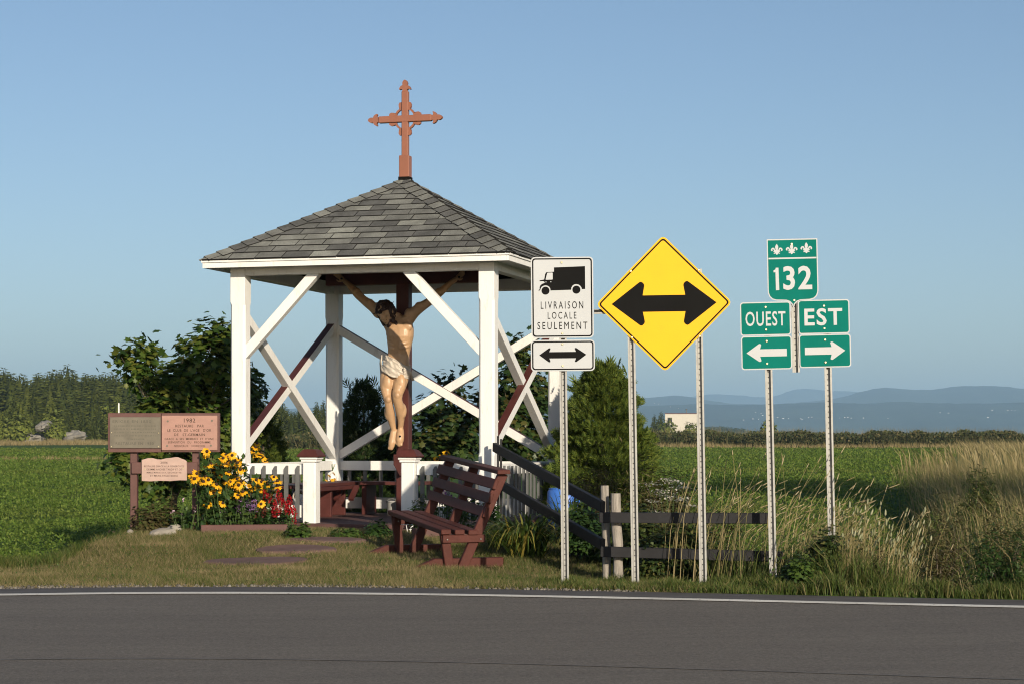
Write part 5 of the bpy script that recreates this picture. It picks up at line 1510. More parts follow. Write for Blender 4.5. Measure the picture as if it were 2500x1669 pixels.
strappy('daylily_clump', 'arching daylily clump with yellowing leaves right of the bench', 1285, 17.5, 340, .62, 1.0, M['lily'], w=.019)
strappy('daylily_clump', 'smaller daylily tuft close to the gazebo front right post', 1235, 18.4, 130, .42, .95, M['lily'], w=.016)
strappy('iris_clump', 'dark upright blades in front of the blue barrel', 1392, 18.6, 120, .62, .6, M['verge'], w=.012)

# --- yellow coneflowers
def flower_mesh():
    pet = MB(); n = 11
    for k in range(n):
        a = 2 * math.pi * k / n + random.uniform(-.12, .12); dr = random.uniform(.15, .55); L = random.uniform(.036, .046)
        d = Vector((math.cos(a), math.sin(a), 0)); s = Vector((-d.y, d.x, 0)); w = .0095
        p0 = d * .008; p1 = d * (L * .5) + Vector((0, 0, -.002 - dr * L * .18)); p2 = d * L * (1 - dr * .25) + Vector((0, 0, -dr * L * .75))
        pet.add([p0 - s * w * .4, p0 + s * w * .4, p1 + s * w, p1 - s * w, p2 + s * w * .45, p2 - s * w * .45], [(0, 1, 2, 3), (3, 2, 4, 5)])
    return pet.mesh('flower', M['petal'])
cone = MB(); cone.lathe([(.012, -.004), (.0135, .004), (.010, .014), (.003, .019)], 9)
cone_me = cone.mesh('flower_centre', M['cone'], True)
flowers = [flower_mesh() for _ in range(5)]
def rudbeckia(label, base_px, D, heads, nleaf, group='coneflower plants in the bed', leafbox=None, sc=1.0):
    b = foot(base_px, D); t = thing('coneflower_plant', label, 'coneflowers', b); st = MB(); lp = []
    heads = list(heads) + [(a + random.uniform(-13, 13), b + random.uniform(-13, 13)) for a, b in heads if len(heads) > 8]
    for px_, py_ in heads:
        c = P(px_, py_, D + random.uniform(-.28, .22)); g = b + Vector((random.uniform(-.12, .12) + (c.x - b.x) * .55, (c.y - b.y) * .7, 0)); g.z = gz(g.x, g.y) - .02
        m = g.lerp(c, .6) + Vector((random.uniform(-.03, .03), 0, .03))
        st.tube([g, m, c - Vector((0, 0, .004))], [.0045, .0035, .0028], 5)
        for f in rng.uniform(.15, .9, 5):
            q = (g.lerp(m, f / .6) if f < .6 else m.lerp(c, (f - .6) / .4)); lp.append((q.x, q.y, q.z))
        o = link('flower', random.choice(flowers), t, c - b, (R(random.uniform(15, 75)), R(random.uniform(-25, 25)), random.uniform(-.5, .9)))
        s = random.uniform(1.05, 1.4) * sc; o.scale = (s, s, s)
        link('flower_centre', cone_me, o)
    st.build('stems', M['stem'], t, world=True)
    x0, x1, y0, y1 = leafbox
    nleaf = int(nleaf * 1.9)
    xs = rng.uniform(x0, x1, nleaf); ys = rng.uniform(y0, y1, nleaf); Ds = D + rng.uniform(-.25, .3, nleaf)
    p = np.stack([(xs - 1250) / F * Ds, Ds, EYE + (HOR - ys) / F * Ds], 1)
    p = np.concatenate([p, np.array(lp)])
    leaf_part('leaves', p, .075, LEAF, M['darkleaf'], t, 1.1)
    return t
def z1p(l): return [(240 + x / 4.127, 960 + y / 4.127) for x, y in l]
rudbeckia('yellow coneflowers crowded beside the memorial board leg', 515, 20.05, z1p([(1085, 620), (1135, 710), (1030, 790), (975, 840), (1020, 850), (1060, 890), (1150, 780), (1110, 870), (1170, 905), (1160, 1000), (1105, 1110), (1045, 870), (1000, 830), (1215, 845), (1130, 760), (1085, 905)]), 190, leafbox=(494, 545, 1130, 1275))
rudbeckia('tall yellow coneflowers clustered in front of the front left gazebo post', 560, 20.1, z1p([(1260, 650), (1310, 640), (1350, 620), (1290, 700), (1265, 720), (1390, 670), (1405, 700), (1320, 760), (1300, 750), (1460, 755), (1380, 840), (1240, 790), (1440, 885), (1320, 905), (1290, 880), (1430, 960), (1460, 990), (1400, 1020), (1290, 1030), (1270, 1075), (1360, 920), (1345, 690), (1410, 940)]), 230, leafbox=(530, 600, 1120, 1260))
rudbeckia('yellow coneflowers in front of the left railing pickets', 625, 20.15, z1p([(1545, 900), (1590, 870), (1530, 920), (1650, 870), (1640, 960), (1770, 840), (1710, 915), (1760, 985), (1550, 1060), (1570, 950), (1620, 930), (1640, 1110)]), 120, leafbox=(598, 668, 1165, 1265))
rudbeckia('golden coneflowers standing behind the left railing inside the gazebo corner', 625, 23.9, z1p([(1530, 550), (1570, 580), (1620, 620), (1545, 640), (1590, 670), (1640, 600), (1650, 690), (1535, 605), (1690, 695), (1575, 535), (1530, 690)]), 70, leafbox=(603, 640, 1095, 1140), sc=1.15)
rudbeckia('two low yellow coneflowers at the timber bed edging', 510, 19.95, z1p([(1110, 1290), (1160, 1265), (1020, 1205)]), 30, leafbox=(490, 530, 1260, 1290))
rudbeckia('orange yellow lily blooms behind the back railing right of the crucifix', 1085, 24.0, [(1078, 1112), (1090, 1105), (1066, 1120), (1095, 1112), (1072, 1122)], 60, leafbox=(1070, 1130, 1112, 1140))
for px_, py_ in ((805, 1160), (816, 1154), (812, 1170), (798, 1172), (820, 1168)):
    o = link('flower', random.choice(flowers), vt); c = P(px_, py_, vt.location.y + random.uniform(-.07, 0)); o.location = c - vt.location; o.rotation_euler = (R(50), 0, random.uniform(0, 3)); o.scale = (.7,) * 3
mb = MB()
for k in range(5): mb.tube([(0, 0, .12), (random.uniform(-.05, .04), random.uniform(-.03, .03), .2)], [.003, .002], 5)
mb.build('stems', M['stem'], vt)

# --- red salvia, purple spikes, low edging plants
def spike_plant(name, label, cat, base_px, D, heads, mat, nleaf, leafmat_, box, hgt, wid, size, n_per=26):
    b = foot(base_px, D); t = thing(name, label, cat, b)
    spikes(t, 'flower_spike', [tuple(P(a, c, D + random.uniform(-.12, .12)) - Vector((0, 0, hgt * .5))) for a, c in heads], hgt, mat, n_per, wid, size)
    x0, x1, y0, y1 = box
    xs = rng.uniform(x0, x1, nleaf); ys = rng.uniform(y0, y1, nleaf); Ds = D + rng.uniform(-.15, .2, nleaf)
    leaf_part('leaves', np.stack([(xs - 1250) / F * Ds, Ds, EYE + (HOR - ys) / F * Ds], 1), .06, LEAF, leafmat_, t, .9)
    mb = MB()
    for a, c in heads:
        q = P(a, c, D); mb.tube([(b.x + (q.x - b.x) * .6, b.y, b.z), q], [.004, .003], 5)
    mb.build('stems', M['stem'], t, world=True)
    return t
spike_plant('salvia_plant', 'bright red salvia in front of the left newel post', 'salvia', 695, 19.98, z1p([(1680, 1010), (1700, 1050), (1820, 1020), (1830, 1050), (1780, 1090), (1745, 1070), (1900, 1070), (1940, 1090), (1920, 1130), (1850, 1130), (1790, 1150), (1890, 1160), (1770, 1200), (1830, 1190), (1960, 1160), (1985, 1180), (1760, 1160), (1975, 1265), (1870, 1100), (1905, 1190), (1720, 1090), (1940, 1170)]), M['salvia'], 330, M['darkleaf'], (630, 705, 1245, 1292), .10, .026, .0135, 70)
spike_plant('dark_salvia_plant', 'dull red fading salvia left of the bright salvia', 'salvia', 640, 19.95, z1p([(1620, 1190), (1650, 1170), (1690, 1180), (1600, 1220), (1660, 1215), (1700, 1230)]), leafmat('faded_red', [(0.10, 0.015, 0.012), (0.16, 0.03, 0.02), (0.08, 0.05, 0.02)]), 90, M['darkleaf'], (622, 660, 1250, 1285), .07, .022, .013, 40)
spike_plant('purple_plant', 'mauve flower spikes below the coneflowers by the timber edging', 'flowers', 540, 19.98, z1p([(1215, 1090), (1250, 1130), (1230, 1180), (1280, 1160), (1205, 1140), (1300, 1150), (1240, 1220)]), M['purple'], 60, M['bedleaf'], (525, 560, 1230, 1285), .13, .022, .011, 55)
spike_plant('purple_plant', 'wide cluster of mauve flower spikes beside the red salvia', 'flowers', 600, 19.98, z1p([(1400, 1090), (1440, 1080), (1480, 1100), (1520, 1080), (1560, 1110), (1500, 1140), (1440, 1150), (1540, 1150), (1580, 1130), (1410, 1140), (1470, 1060)]), M['purple'], 60, M['bedleaf'], (575, 625, 1245, 1285), .12, .024, .011, 55)
spike_plant('purple_plant', 'pink mauve flowers seen between the slats of the park bench', 'flowers', 1085, 19.85, [(1072, 1212), (1080, 1208), (1090, 1212), (1098, 1216), (1104, 1222), (1112, 1224), (1128, 1226), (1140, 1228), (1150, 1232), (1138, 1238), (1085, 1220), (1068, 1218)], M['purple'], 330, M['bedleaf'], (1050, 1190, 1215, 1300), .09, .024, .016, 24)
spike_plant('white_bloom_plant', 'white blossoms low behind the bench back', 'flowers', 1125, 19.82, [(1124, 1224), (1130, 1226), (1136, 1224), (1142, 1228), (1064, 1240)], M['whitepetal'], 60, M['darkleaf'], (1110, 1150, 1230, 1270), .05, .028, .026, 20)
def low_plant(label, px, py, w, h, n, mat, size=.055, name='low_plant', D=None):
    c = ground_hit(px, py) if D is None else foot(px, D); k = c.y / F
    t = thing(name, label, 'plant', c)
    d = rng.normal(0, 1, (n, 3)); d /= np.linalg.norm(d, axis=1, keepdims=True); d[:, 2] = np.abs(d[:, 2])
    p = np.array(c)[None] + d * rng.uniform(.3, 1, n)[:, None] ** .5 * np.array([w * k / 2, w * k * .38, h * k])[None] * (1 + .2 * np.sin(d[:, :1] * 7))
    u = d.copy(); u[:, 2] += .4
    leaf_part('leaves', p, size, LEAF, mat, t, 1.0, u)
    mb = MB()
    for i in range(9): mb.tube([c - Vector((0, 0, .03)), Vector(p[i * 3 % n])], [.005, .002], 5)
    mb.build('stems', M['stem'], t, world=True)
    return t
low_plant('light green bushy plant along the timber edging under the mauve spikes', 570, 1291, 130, 42, 600, M['bedleaf'], .05)
low_plant('low fern like tuft between the timber edging and the gazebo slab', 733, 1316, 74, 40, 420, M['bedleaf'], .05)
low_plant('spreading green weed in front of the gazebo slab edge', 852, 1312, 100, 24, 340, M['bedleaf'], .05)
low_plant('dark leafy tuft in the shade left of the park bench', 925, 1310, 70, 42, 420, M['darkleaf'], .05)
low_plant('rust brown feathery plant under the memorial board', 365, 1296, 92, 68, 700, M['rustleaf'], .05)
low_plant('brown seed spires of a plant close behind the small stone plaque', 412, 1294, 70, 92, 520, M['rustleaf'], .045)
low_plant('green low plant with round leaves at the right leg of the memorial board', 455, 1294, 80, 50, 460, M['darkleaf'], .06)
low_plant('green tuft growing around the foot of the white newel post by the bench', 1028, 1290, 56, 90, 520, M['bedleaf'], .05, D=19.95)
low_plant('green leafy plant at the base of the front right gazebo post', 1200, 1300, 60, 82, 560, M['darkleaf'], .055, D=19.62)
spike_plant('pink_bloom_plant', 'tiny pale pink flowers beneath the memorial board', 'flowers', 450, 20.05, z1p([(860, 1060), (850, 1085), (760, 1185), (740, 1195), (970, 1185), (980, 1175), (835, 1215)]), leafmat('pink_petal', [(0.5, 0.32, 0.42), (0.6, 0.45, 0.52)]), 50, M['bedleaf'], (420, 478, 1240, 1290), .02, .012, .012, 8)

# ================================================================ grasses
def region(n, x0, x1, t0, t1, keep=None):
    """random ground points; t = distance beyond the asphalt edge"""
    X = rng.uniform(x0, x1, n); t = rng.uniform(t0, t1, n); Y = edge_y(X) + t
    p = np.stack([X, Y, zt(X, Y)], 1)
    if keep is not None: p = p[keep(X, Y, t)]
    return p
def not_slab(X, Y, t):
    dx = X - GX; dy = Y - GY
    lx = dx * ca + dy * sa; ly = -dx * sa + dy * ca
    return ~((np.abs(lx) < 1.53) & (ly > -1.57) & (ly < 1.5))
stones = [(ground_hit(630, 1376), 262, .62), (ground_hit(730, 1344), 210, .42), (ground_hit(800, 1322), 190, .34)]
def lawn_ok(X, Y, t):
    k = not_slab(X, Y, t)
    for c, w, d in stones: k &= ((X - c.x) / (w / F * c.y * .46)) ** 2 + ((Y - c.y) / (d * .46)) ** 2 > rng.uniform(.8, 1.1, len(X))
    left = (X < -4.0) & (t > 2.7)
    return k & ~left
p = region(190000, -5.2, 1.3, 0.02, 5.6, lawn_ok); n = len(p)
V, T = blades(p, rng.uniform(.018, .052, n), rng.uniform(.003, .006, n), rng.uniform(.2, 1.3, n))
tag(link('lawn_grass', np_mesh('lawn_grass', V, T, M['lawn'])), 'short dry lawn grass around the gazebo and bench', kind='stuff')
# greener tufts in the lawn and along the verge
p = region(62000, -5.2, 1.8, 0.05, 5.0, lambda X, Y, t: lawn_ok(X, Y, t) & (np.sin(X * 2.1 + 1) + np.sin(X * 5.3 + Y * 3) + .62 * (X + .6) > .35)); n = len(p)
a = blades(p, rng.uniform(.025, .075, n), rng.uniform(.003, .006, n), rng.uniform(.1, .9, n))
p = region(26000, 0.2, 4.5, 0.04, 1.0); n = len(p)
b = blades(p, rng.uniform(.02, .075, n) * (1 + 1.0 * sst(1.6, 2.4, p[:, 0])) * np.clip(.85 + .45 * np.sin(p[:, 0] * 6.3) * np.sin(p[:, 0] * 2.7 + p[:, 1] * 5) + .3 * np.sin(p[:, 0] * 17), .35, 1.7), rng.uniform(.004, .008, n), rng.uniform(.1, .8, n), seg=2)
p = region(15000, 2.15, 4.6, 0.30, 4.0, lambda X, Y, t: np.abs(X - ditch_x(Y)) > .4); n = len(p)
c = blades(p, rng.uniform(.08, .26, n) * (.6 + .8 * (np.sin(p[:, 0] * 4.1) * np.sin(p[:, 1] * 3.3) > .1)), rng.uniform(.005, .010, n), rng.uniform(.1, .7, n), seg=2)
V, T = join_np([a, b, c])
tag(link('verge_grass', np_mesh('verge_grass', V, T, M['verge'])), 'green verge grass along the asphalt edge below the signs', kind='stuff')
def bank_x(Y): return np.maximum(ditch_x(Y) + .4, .245 * Y - 3.0)
# longer green grass where the lawn meets the hay field
p = region(6500, -5.4, -3.95, 2.2, 3.3); n = len(p)
a = blades(p, rng.uniform(.03, .13, n), rng.uniform(.004, .008, n), rng.uniform(.2, .9, n), seg=2)
p = region(3000, -4.3, -3.95, 3.0, 5.6, not_slab); n = len(p)
b = blades(p, rng.uniform(.03, .12, n), rng.uniform(.004, .008, n), rng.uniform(.2, .9, n), seg=2)
V, T = join_np([a, b])
tag(link('edge_grass', np_mesh('edge_grass', V, T, M['verge'])), 'longer grass where the lawn runs into the left field', kind='stuff')
# clover and other flat weeds in the lawn
p = region(26000, -5.0, 1.6, .1, 5.2, lambda X, Y, t: lawn_ok(X, Y, t) & (np.sin(X * 3.1 + Y * 1.7) * np.sin(Y * 4.1 - X) + .35 * np.sin(X * 9) > .28)); n = len(p)
p[:, 2] += rng.uniform(.01, .035, n)
V, T = scatter(CROP[0], CROP[1], p, rand_rot(n, .8), rng.uniform(.012, .028, n))
tag(link('lawn_clover', np_mesh('lawn_clover', V, T, M['bedleaf'])), 'patches of clover and flat weeds in the lawn', kind='stuff')
# tall dry grass on both banks of the ditch
def stand(n, x0, x1, t0, t1, h0, h1, w=.006, az=None, keep=None, lean=(.1, .6)):
    p = region(n, x0, x1, t0, t1, keep); cl = np.sin(p[:, 0] * 3.7 + p[:, 1] * 1.1) + np.sin(p[:, 1] * 2.3 - p[:, 0] * 1.9) + np.sin(p[:, 0] * 7.1 - p[:, 1] * 4.3) * .7
    k_ = cl + rng.normal(0, .7, len(p)) > -.35; p = p[k_]; cl = cl[k_]; m = len(p)
    az = None if az is None else az + rng.normal(0, .5, m)
    return p, blades(p, rng.uniform(h0, h1, m) * np.clip(.82 + .16 * cl, .5, 1.25), rng.uniform(w * .6, w * 1.2, m), rng.uniform(*lean, m), az, seg=2, droop=.1)
parts = []
_, q = stand(7500, 2.3, 4.3, .9, 5.0, .4, .8, .005, 0.2, lambda X, Y, t: X < ditch_x(Y) - .2); parts.append(q)
_, q = stand(46000, 4.0, 24.0, 4.0, 75.0, .45, 1.0, .009, 2.6, lambda X, Y, t: (X > bank_x(Y) + rng.normal(0, .3, len(X))) & (X < bank_x(Y) + 7), (.1, .8)); parts.append(q)
_, q = stand(12000, 14.0, 52.0, 60.0, 200.0, .9, 1.5, .05, 2.6, lambda X, Y, t: (X > bank_x(Y) + rng.normal(0, .8, len(X))) & (X < bank_x(Y) + 14), (.1, .6)); parts.append(q)
_, q = stand(4500, 3.6, 5.6, .6, 8.0, .4, .85, .006, 2.8, lambda X, Y, t: X > ditch_x(Y) + .35); parts.append(q)
V, T = join_np(parts)
tag(link('tall_dry_grass', np_mesh('tall_dry_grass', V, T, M['straw'])), 'tall straw coloured grass on the banks of the roadside ditch', kind='stuff')
# green undergrowth between the stalks
p = region(16000, 4.0, 24.0, 4.0, 60.0, lambda X, Y, t: (X > bank_x(Y) - .3) & (X < bank_x(Y) + 7)); n = len(p)
Vg, Tg = blades(p, rng.uniform(.25, .7, n), rng.uniform(.008, .014, n), rng.uniform(.2, .8, n), seg=2)
p = region(17000, 1.5, 5.5, .5, 8.0, lambda X, Y, t: ((np.abs(X - ditch_x(Y)) > .55) | (Y > 18)) & ((X > 2.3) | (t > 1.2))); n = len(p)
V, T = join_np([(Vg, Tg), blades(p, rng.uniform(.2, .5, n), rng.uniform(.005, .010, n), rng.uniform(.2, .9, n), seg=2)])
tag(link('ditch_grass', np_mesh('ditch_grass', V, T, M['verge'])), 'green rank grass filling the roadside ditch', kind='stuff')
# seed heads: bending reed grass left of the right post, timothy by the ditch
def stalks(name, label, n, x0, x1, t0, t1, h0, h1, az, lean, head, hw, mat, up=False):
    p = region(n, x0, x1, t0, t1); h = rng.uniform(h0, h1, n); a = az + rng.normal(0, .45, n); l = rng.uniform(*lean, n) * h
    d = np.stack([np.cos(a), np.sin(a), np.zeros(n)], 1); mid = p + d * (l * .35)[:, None] + np.array([0, 0, 1]) * (h * .65)[:, None]; tip = p + d * l[:, None] + np.array([0, 0, 1]) * h[:, None]
    s = np.array([.0022, 0, 0])
    A = np.stack([p - s, p + s, mid - s, mid + s, tip - s * .6, tip + s * .6], 1)
    tri = np.array([(0, 1, 3), (0, 3, 2), (2, 3, 5), (2, 5, 4)])
    stem = (A.reshape(-1, 3), (tri[None] + (np.arange(n) * 6)[:, None, None]).reshape(-1, 3))
    dr = tip - mid; dr /= np.linalg.norm(dr, axis=1, keepdims=True)
    if not up: dr = dr + d * .35 - np.array([0, 0, .12]); dr /= np.linalg.norm(dr, axis=1, keepdims=True)
    hl = rng.uniform(.7, 1.3, n) * head
    # plump spindle of four sides
    sx = np.cross(dr, np.array([0, 1.0, .01])); sx /= np.linalg.norm(sx, axis=1, keepdims=True); sy = np.cross(dr, sx)
    tv = np.array([(0, 0, 0), (.35, 1, 0), (.35, 0, 1), (.35, -1, 0), (.35, 0, -1), (.75, .7, 0), (.75, 0, .7), (.75, -.7, 0), (.75, 0, -.7), (1, 0, 0)])
    tf = [(0, 1, 2), (0, 2, 3), (0, 3, 4), (0, 4, 1)] + [(i, i + 4, (i % 4) + 5) if False else (i, i + 4, 1 + (i % 4)) for i in (1, 2, 3, 4)] + [(1 + (i % 4), i + 4, 5 + (i % 4)) for i in (1, 2, 3, 4)] + [(5, 9, 6), (6, 9, 7), (7, 9, 8), (8, 9, 5)]
    rot = np.stack([dr, sx, sy], 2); sc = np.stack([hl, np.full(n, hw) * rng.uniform(.7, 1.3, n), np.full(n, hw)], 1)
    heads = scatter(tv, np.array(tf), tip, rot, sc)
    V, T = join_np([stem, heads]); me = np_mesh(name, V, T, mat); me.materials.append(M['straw'])
    mi = np.zeros(len(me.polygons), dtype=np.int32); mi[:min(len(stem[1]), len(mi))] = 1; me.polygons.foreach_set('material_index', mi)
    return tag(link(name, me), label, kind='stuff')
stalks('reed_grass', 'nodding straw coloured reed grass behind the steel posts of the route signs', 130, 1.45, 2.6, 1.2, 3.2, .5, .85, 0.25, (.35, .95), .10, .0042, M['seed'])
stalks('reed_grass', 'upright tan reed grass on the near ditch bank', 150, 2.3, 3.9, 1.0, 4.2, .5, .95, 0.1, (.05, .4), .085, .0038, M['seed'], True)
stalks('timothy_grass', 'pale fluffy timothy heads at the ditch right of the route signs', 140, 2.45, 3.1, .5, 1.5, .3, .7, 0.1, (.0, .35), .06, .0085, M['timothy'], True)
stalks('reed_grass', 'single tall grass stalks in front of the dark fence boards', 45, 1.2, 2.2, .9, 1.7, .6, 1.0, 0.5, (.1, .5), .09, .004, M['seed'], True)
# crop leaves of the hay field, thinning into the distance
def crop(n, fn, d0, d1, s0, lab, lo, hi):
    u = rng.uniform(0, 1, n); D = d0 * (d1 / d0) ** u
    X = rng.uniform(lo, hi, n) / F * D
    Y = D; k = fn(X, Y); X, Y, D = X[k], Y[k], D[k]
    z = zt(X, Y); n = len(X)
    h = np.minimum(.34, .20 + .0 * Y) * (1 + .35 * np.sin(X * 1.3 + Y * .7) * np.sin(Y * .9 - X * .4)) * sst(0, 1.2, np.abs(Y))
    zz = z + h * rng.uniform(.1, 1.0, n) ** .5
    size = s0 * (D / d0) ** .72 * rng.uniform(.6, 1.4, n)
    V, T = scatter(CROP[0], CROP[1], np.stack([X, Y, zz], 1), rand_rot(n, 1.2), size)
    return tag(link('hay_crop', np_mesh('hay_crop', V, T, M['crop'])), lab, kind='stuff')
crop(270000, lambda X, Y: (Y - edge_y(X) > 2.7) & ((X < -4.3) | (Y > 26)), 17.2, 190, .030, 'leafy green hay crop in the field left of the gazebo', -1330, -350)
crop(180000, lambda X, Y: (X < bank_x(Y) + .3) & (X > 1.5) & (Y > 20), 20, 205, .033, 'leafy green hay crop in the field behind the road signs', 250, 1300)
# gravel along the asphalt edge
ico = [(0, 0, 1), (.89, 0, .45), (.28, .85, .45), (-.72, .53, .45), (-.72, -.53, .45), (.28, -.85, .45), (.72, .53, -.45), (-.28, .85, -.45), (-.89, 0, -.45), (-.28, -.85, -.45), (.72, -.53, -.45), (0, 0, -1)]
icf = [(0, 1, 2), (0, 2, 3), (0, 3, 4), (0, 4, 5), (0, 5, 1), (1, 6, 2), (2, 7, 3), (3, 8, 4), (4, 9, 5), (5, 10, 1), (6, 7, 2), (7, 8, 3), (8, 9, 4), (9, 10, 5), (10, 6, 1), (6, 11, 7), (7, 11, 8), (8, 11, 9), (9, 11, 10), (10, 11, 6)]
M['gravel'] = leafmat('gravel_stone', [(0.07, 0.064, 0.056), (0.12, 0.11, 0.097), (0.19, 0.175, 0.15)], .9, 0)
p = region(3600, -5.2, 1.0, -.02, .26, lambda X, Y, t: rng.uniform(0, 1, len(X)) < np.clip(.8 - t * 2.6 - .12 * (X + 3) + .3 * np.sin(X * 3.1), .03, 1)); n = len(p)
p[:, 2] = np.maximum(p[:, 2], RZ) + .003
V, T = scatter(ico, icf, p, rand_rot(n, 1.5), np.stack([rng.gamma(2, .003, n) + .003] * 2 + [rng.gamma(2, .003, n) + .003], 1))
tag(link('gravel', np_mesh('gravel', V, T, M['gravel'])), 'pale gravel scattered along the asphalt edge', kind='stuff')

# ================================================================ far things
FIR = (np.array([(0, 0, 0), (.3, .16, .03), (1, .05, -.1), (.35, -.16, .03), (.75, .30, -.05), (.8, -.28, -.05)]), np.array([(0, 1, 2), (0, 2, 3), (0, 4, 1), (0, 3, 5)]))
def spruce_mesh(name, h, r, seed, mat, n=520):
    rs = np.random.default_rng(seed)
    f = rs.beta(1.0, 1.35, n); a = rs.uniform(0, 2 * np.pi, n)
    tier = np.round(f * 15) / 15
    prof = (1 - f) ** .85 * (1 + .30 * np.sin(f * 15 * 2 * np.pi) + .25 * np.sin(a * 5 + f * 9 + seed))
    rr = r * prof * rs.uniform(.35, 1, n) ** .5
    p = np.stack([np.cos(a) * rr, np.sin(a) * rr, h * (.05 + .95 * f)], 1)
    x = np.stack([np.cos(a), np.sin(a), rs.uniform(-.55, .25, n)], 1); x /= np.linalg.norm(x, axis=1, keepdims=True)
    y = np.cross(x, rs.normal(0, 1, (n, 3))); y /= np.linalg.norm(y, axis=1, keepdims=True)
    sc = h * (.045 + .10 * (1 - f)) * rs.uniform(.7, 1.3, n)
    V, T = scatter(FIR[0], FIR[1], p, np.stack([x, y, np.cross(x, y)], 2), sc)
    # dense inner cone so that the tree is not see-through
    cv = [(0, 0, h * .97)]; cf_ = []
    for i in range(9):
        g = i / 9 * 2 * np.pi; q = r * .55 * (1 + .25 * np.sin(g * 3 + seed)); cv.append((np.cos(g) * q, np.sin(g) * q, h * .10))
    cf_ = [(0, 1 + i, 1 + (i + 1) % 9) for i in range(9)]
    V, T = join_np([(V, T), (np.array(cv), np.array(cf_))])
    return np_mesh(name, V, T, mat), (V, T)
def round_mesh(name, h, r, seed, mat, n=560):
    rs = np.random.default_rng(seed)
    d = rs.normal(0, 1, (n, 3)); d /= np.linalg.norm(d, axis=1, keepdims=True)
    lump = 1 + .3 * np.sin(d[:, 0] * 5 + seed) * np.sin(d[:, 2] * 6) + .2 * np.sin(d[:, 1] * 8 + seed)
    p = d * (rs.uniform(.4, 1, n) ** .5 * lump)[:, None] * np.array([r, r, h * .45]) + np.array([0, 0, h * .54])
    V, T = scatter(QUAD[0], QUAD[1], p, rand_rot(n, 1.2, d), rs.uniform(.7, 1.3, n) * r * (.20 if n < 1000 else .12))
    return np_mesh(name, V, T, mat), (V, T)
trunk_me = MB().tube([(0, 0, -.5), (0, 0, 4), (0, 0, 8)], [.16, .12, .03], 7).mesh('trunk', M['bark_far'], True)
kinds = {'spruce': [spruce_mesh('crown', 11, 2.0, s, M['spruce'])[0] for s in (1, 2, 3)], 'larch': [spruce_mesh('crown', 10, 2.5, s, M['pine'], 600)[0] for s in (5, 6)], 'round': [round_mesh('crown', 8, 3.1, s, M['pine'])[0] for s in (8, 9)], 'scrub': [round_mesh('crown', 8, 3.1, s, M['scrub'], 1500)[0] for s in (14, 15)]}
def far_tree(kind, px, D, top, label, group, name, cat, zbase=None, wide=1.0):
    x = (px - 1250) / F * D; z = gz(x, D) if zbase is None else zbase
    h = EYE + (HOR - top) / F * D - z
    t = thing(name, label, cat, (x, D, z), random.uniform(0, 6), group)
    me = random.choice(kinds[kind]); h0 = {'spruce': 11, 'larch': 10, 'round': 8, 'scrub': 8}[kind]
    s = h / h0
    o = link('crown', me, t); o.scale = (s * wide, s * wide, s)
    o2 = link('trunk', trunk_me, t); o2.scale = (s, s, s)
    return t
G1 = 'dark spruces along the forest edge'; G2 = 'yellow green larches along the forest edge'; G3 = 'rounded trees along the forest edge'
fr = random.Random(4)
for i in range(46):
    px = -60 + i * 15.5 + fr.uniform(-9, 9); D = 296 + fr.uniform(0, 26)
    if px > 660: break
    kd = fr.choices(['spruce', 'larch', 'round'], [5, 4, 3])[0]
    top = {'spruce': fr.uniform(945, 990), 'larch': fr.uniform(955, 1005), 'round': fr.uniform(985, 1030)}[kd]
    if 55 < px < 215 and D < 312: top = max(top, 1000)
    far_tree(kd, px, D, top, {'spruce': 'dark spruce standing in the forest edge beyond the left field', 'larch': 'yellow green larch standing in the forest edge beyond the left field', 'round': 'rounded light green tree in the forest edge beyond the left field'}[kd], {'spruce': G1, 'larch': G2, 'round': G3}[kd], {'spruce': 'spruce_tree', 'larch': 'larch_tree', 'round': 'broadleaf_tree'}[kd], 'tree', wide=fr.uniform(.9, 1.35))
for px, top in ((690, 975), (712, 1000), (735, 985), (752, 1003), (772, 978), (790, 975), (806, 990), (828, 1000)):
    far_tree('spruce', px, 330 + fr.uniform(0, 40), top, 'spruce of the clump seen between the left gazebo posts', 'spruces seen between the left gazebo posts', 'spruce_tree', 'tree')
# the wood behind the edge reads as one mass
parts = []
protos = [spruce_mesh('p', 11, 2.1, s, M['spruce'], 340) for s in (21, 22, 23)]
for me, _ in protos: bpy.data.meshes.remove(me)
for i in range(300):
    D = fr.uniform(335, 500); px = fr.uniform(-260, 860)
    x = (px - 1250) / F * D; z = gz(x, D); V, T = protos[i % 3][1]
    sky_top = np.interp(px, [-260, 0, 60, 180, 260, 450, 640, 760, 860], [885, 893, 900, 903, 908, 925, 985, 1005, 1020]) + fr.gauss(0, 7)
    hh = min(EYE + (HOR - sky_top) / F * D - z, 15) * fr.uniform(.82, 1.0)
    if hh < 3: continue
    s = hh / 11; a = fr.uniform(0, 6)
    R2 = np.array([[math.cos(a), -math.sin(a), 0], [math.sin(a), math.cos(a), 0], [0, 0, 1]]) 
    parts.append(((V * np.array([s * 1.5, s * 1.5, s])) @ R2.T + np.array([x, D, z]), T))
V, T = join_np(parts)
tag(link('forest', np_mesh('forest', V, T, M['spruce'])), 'dense evergreen forest covering the hill on the left', kind='stuff')
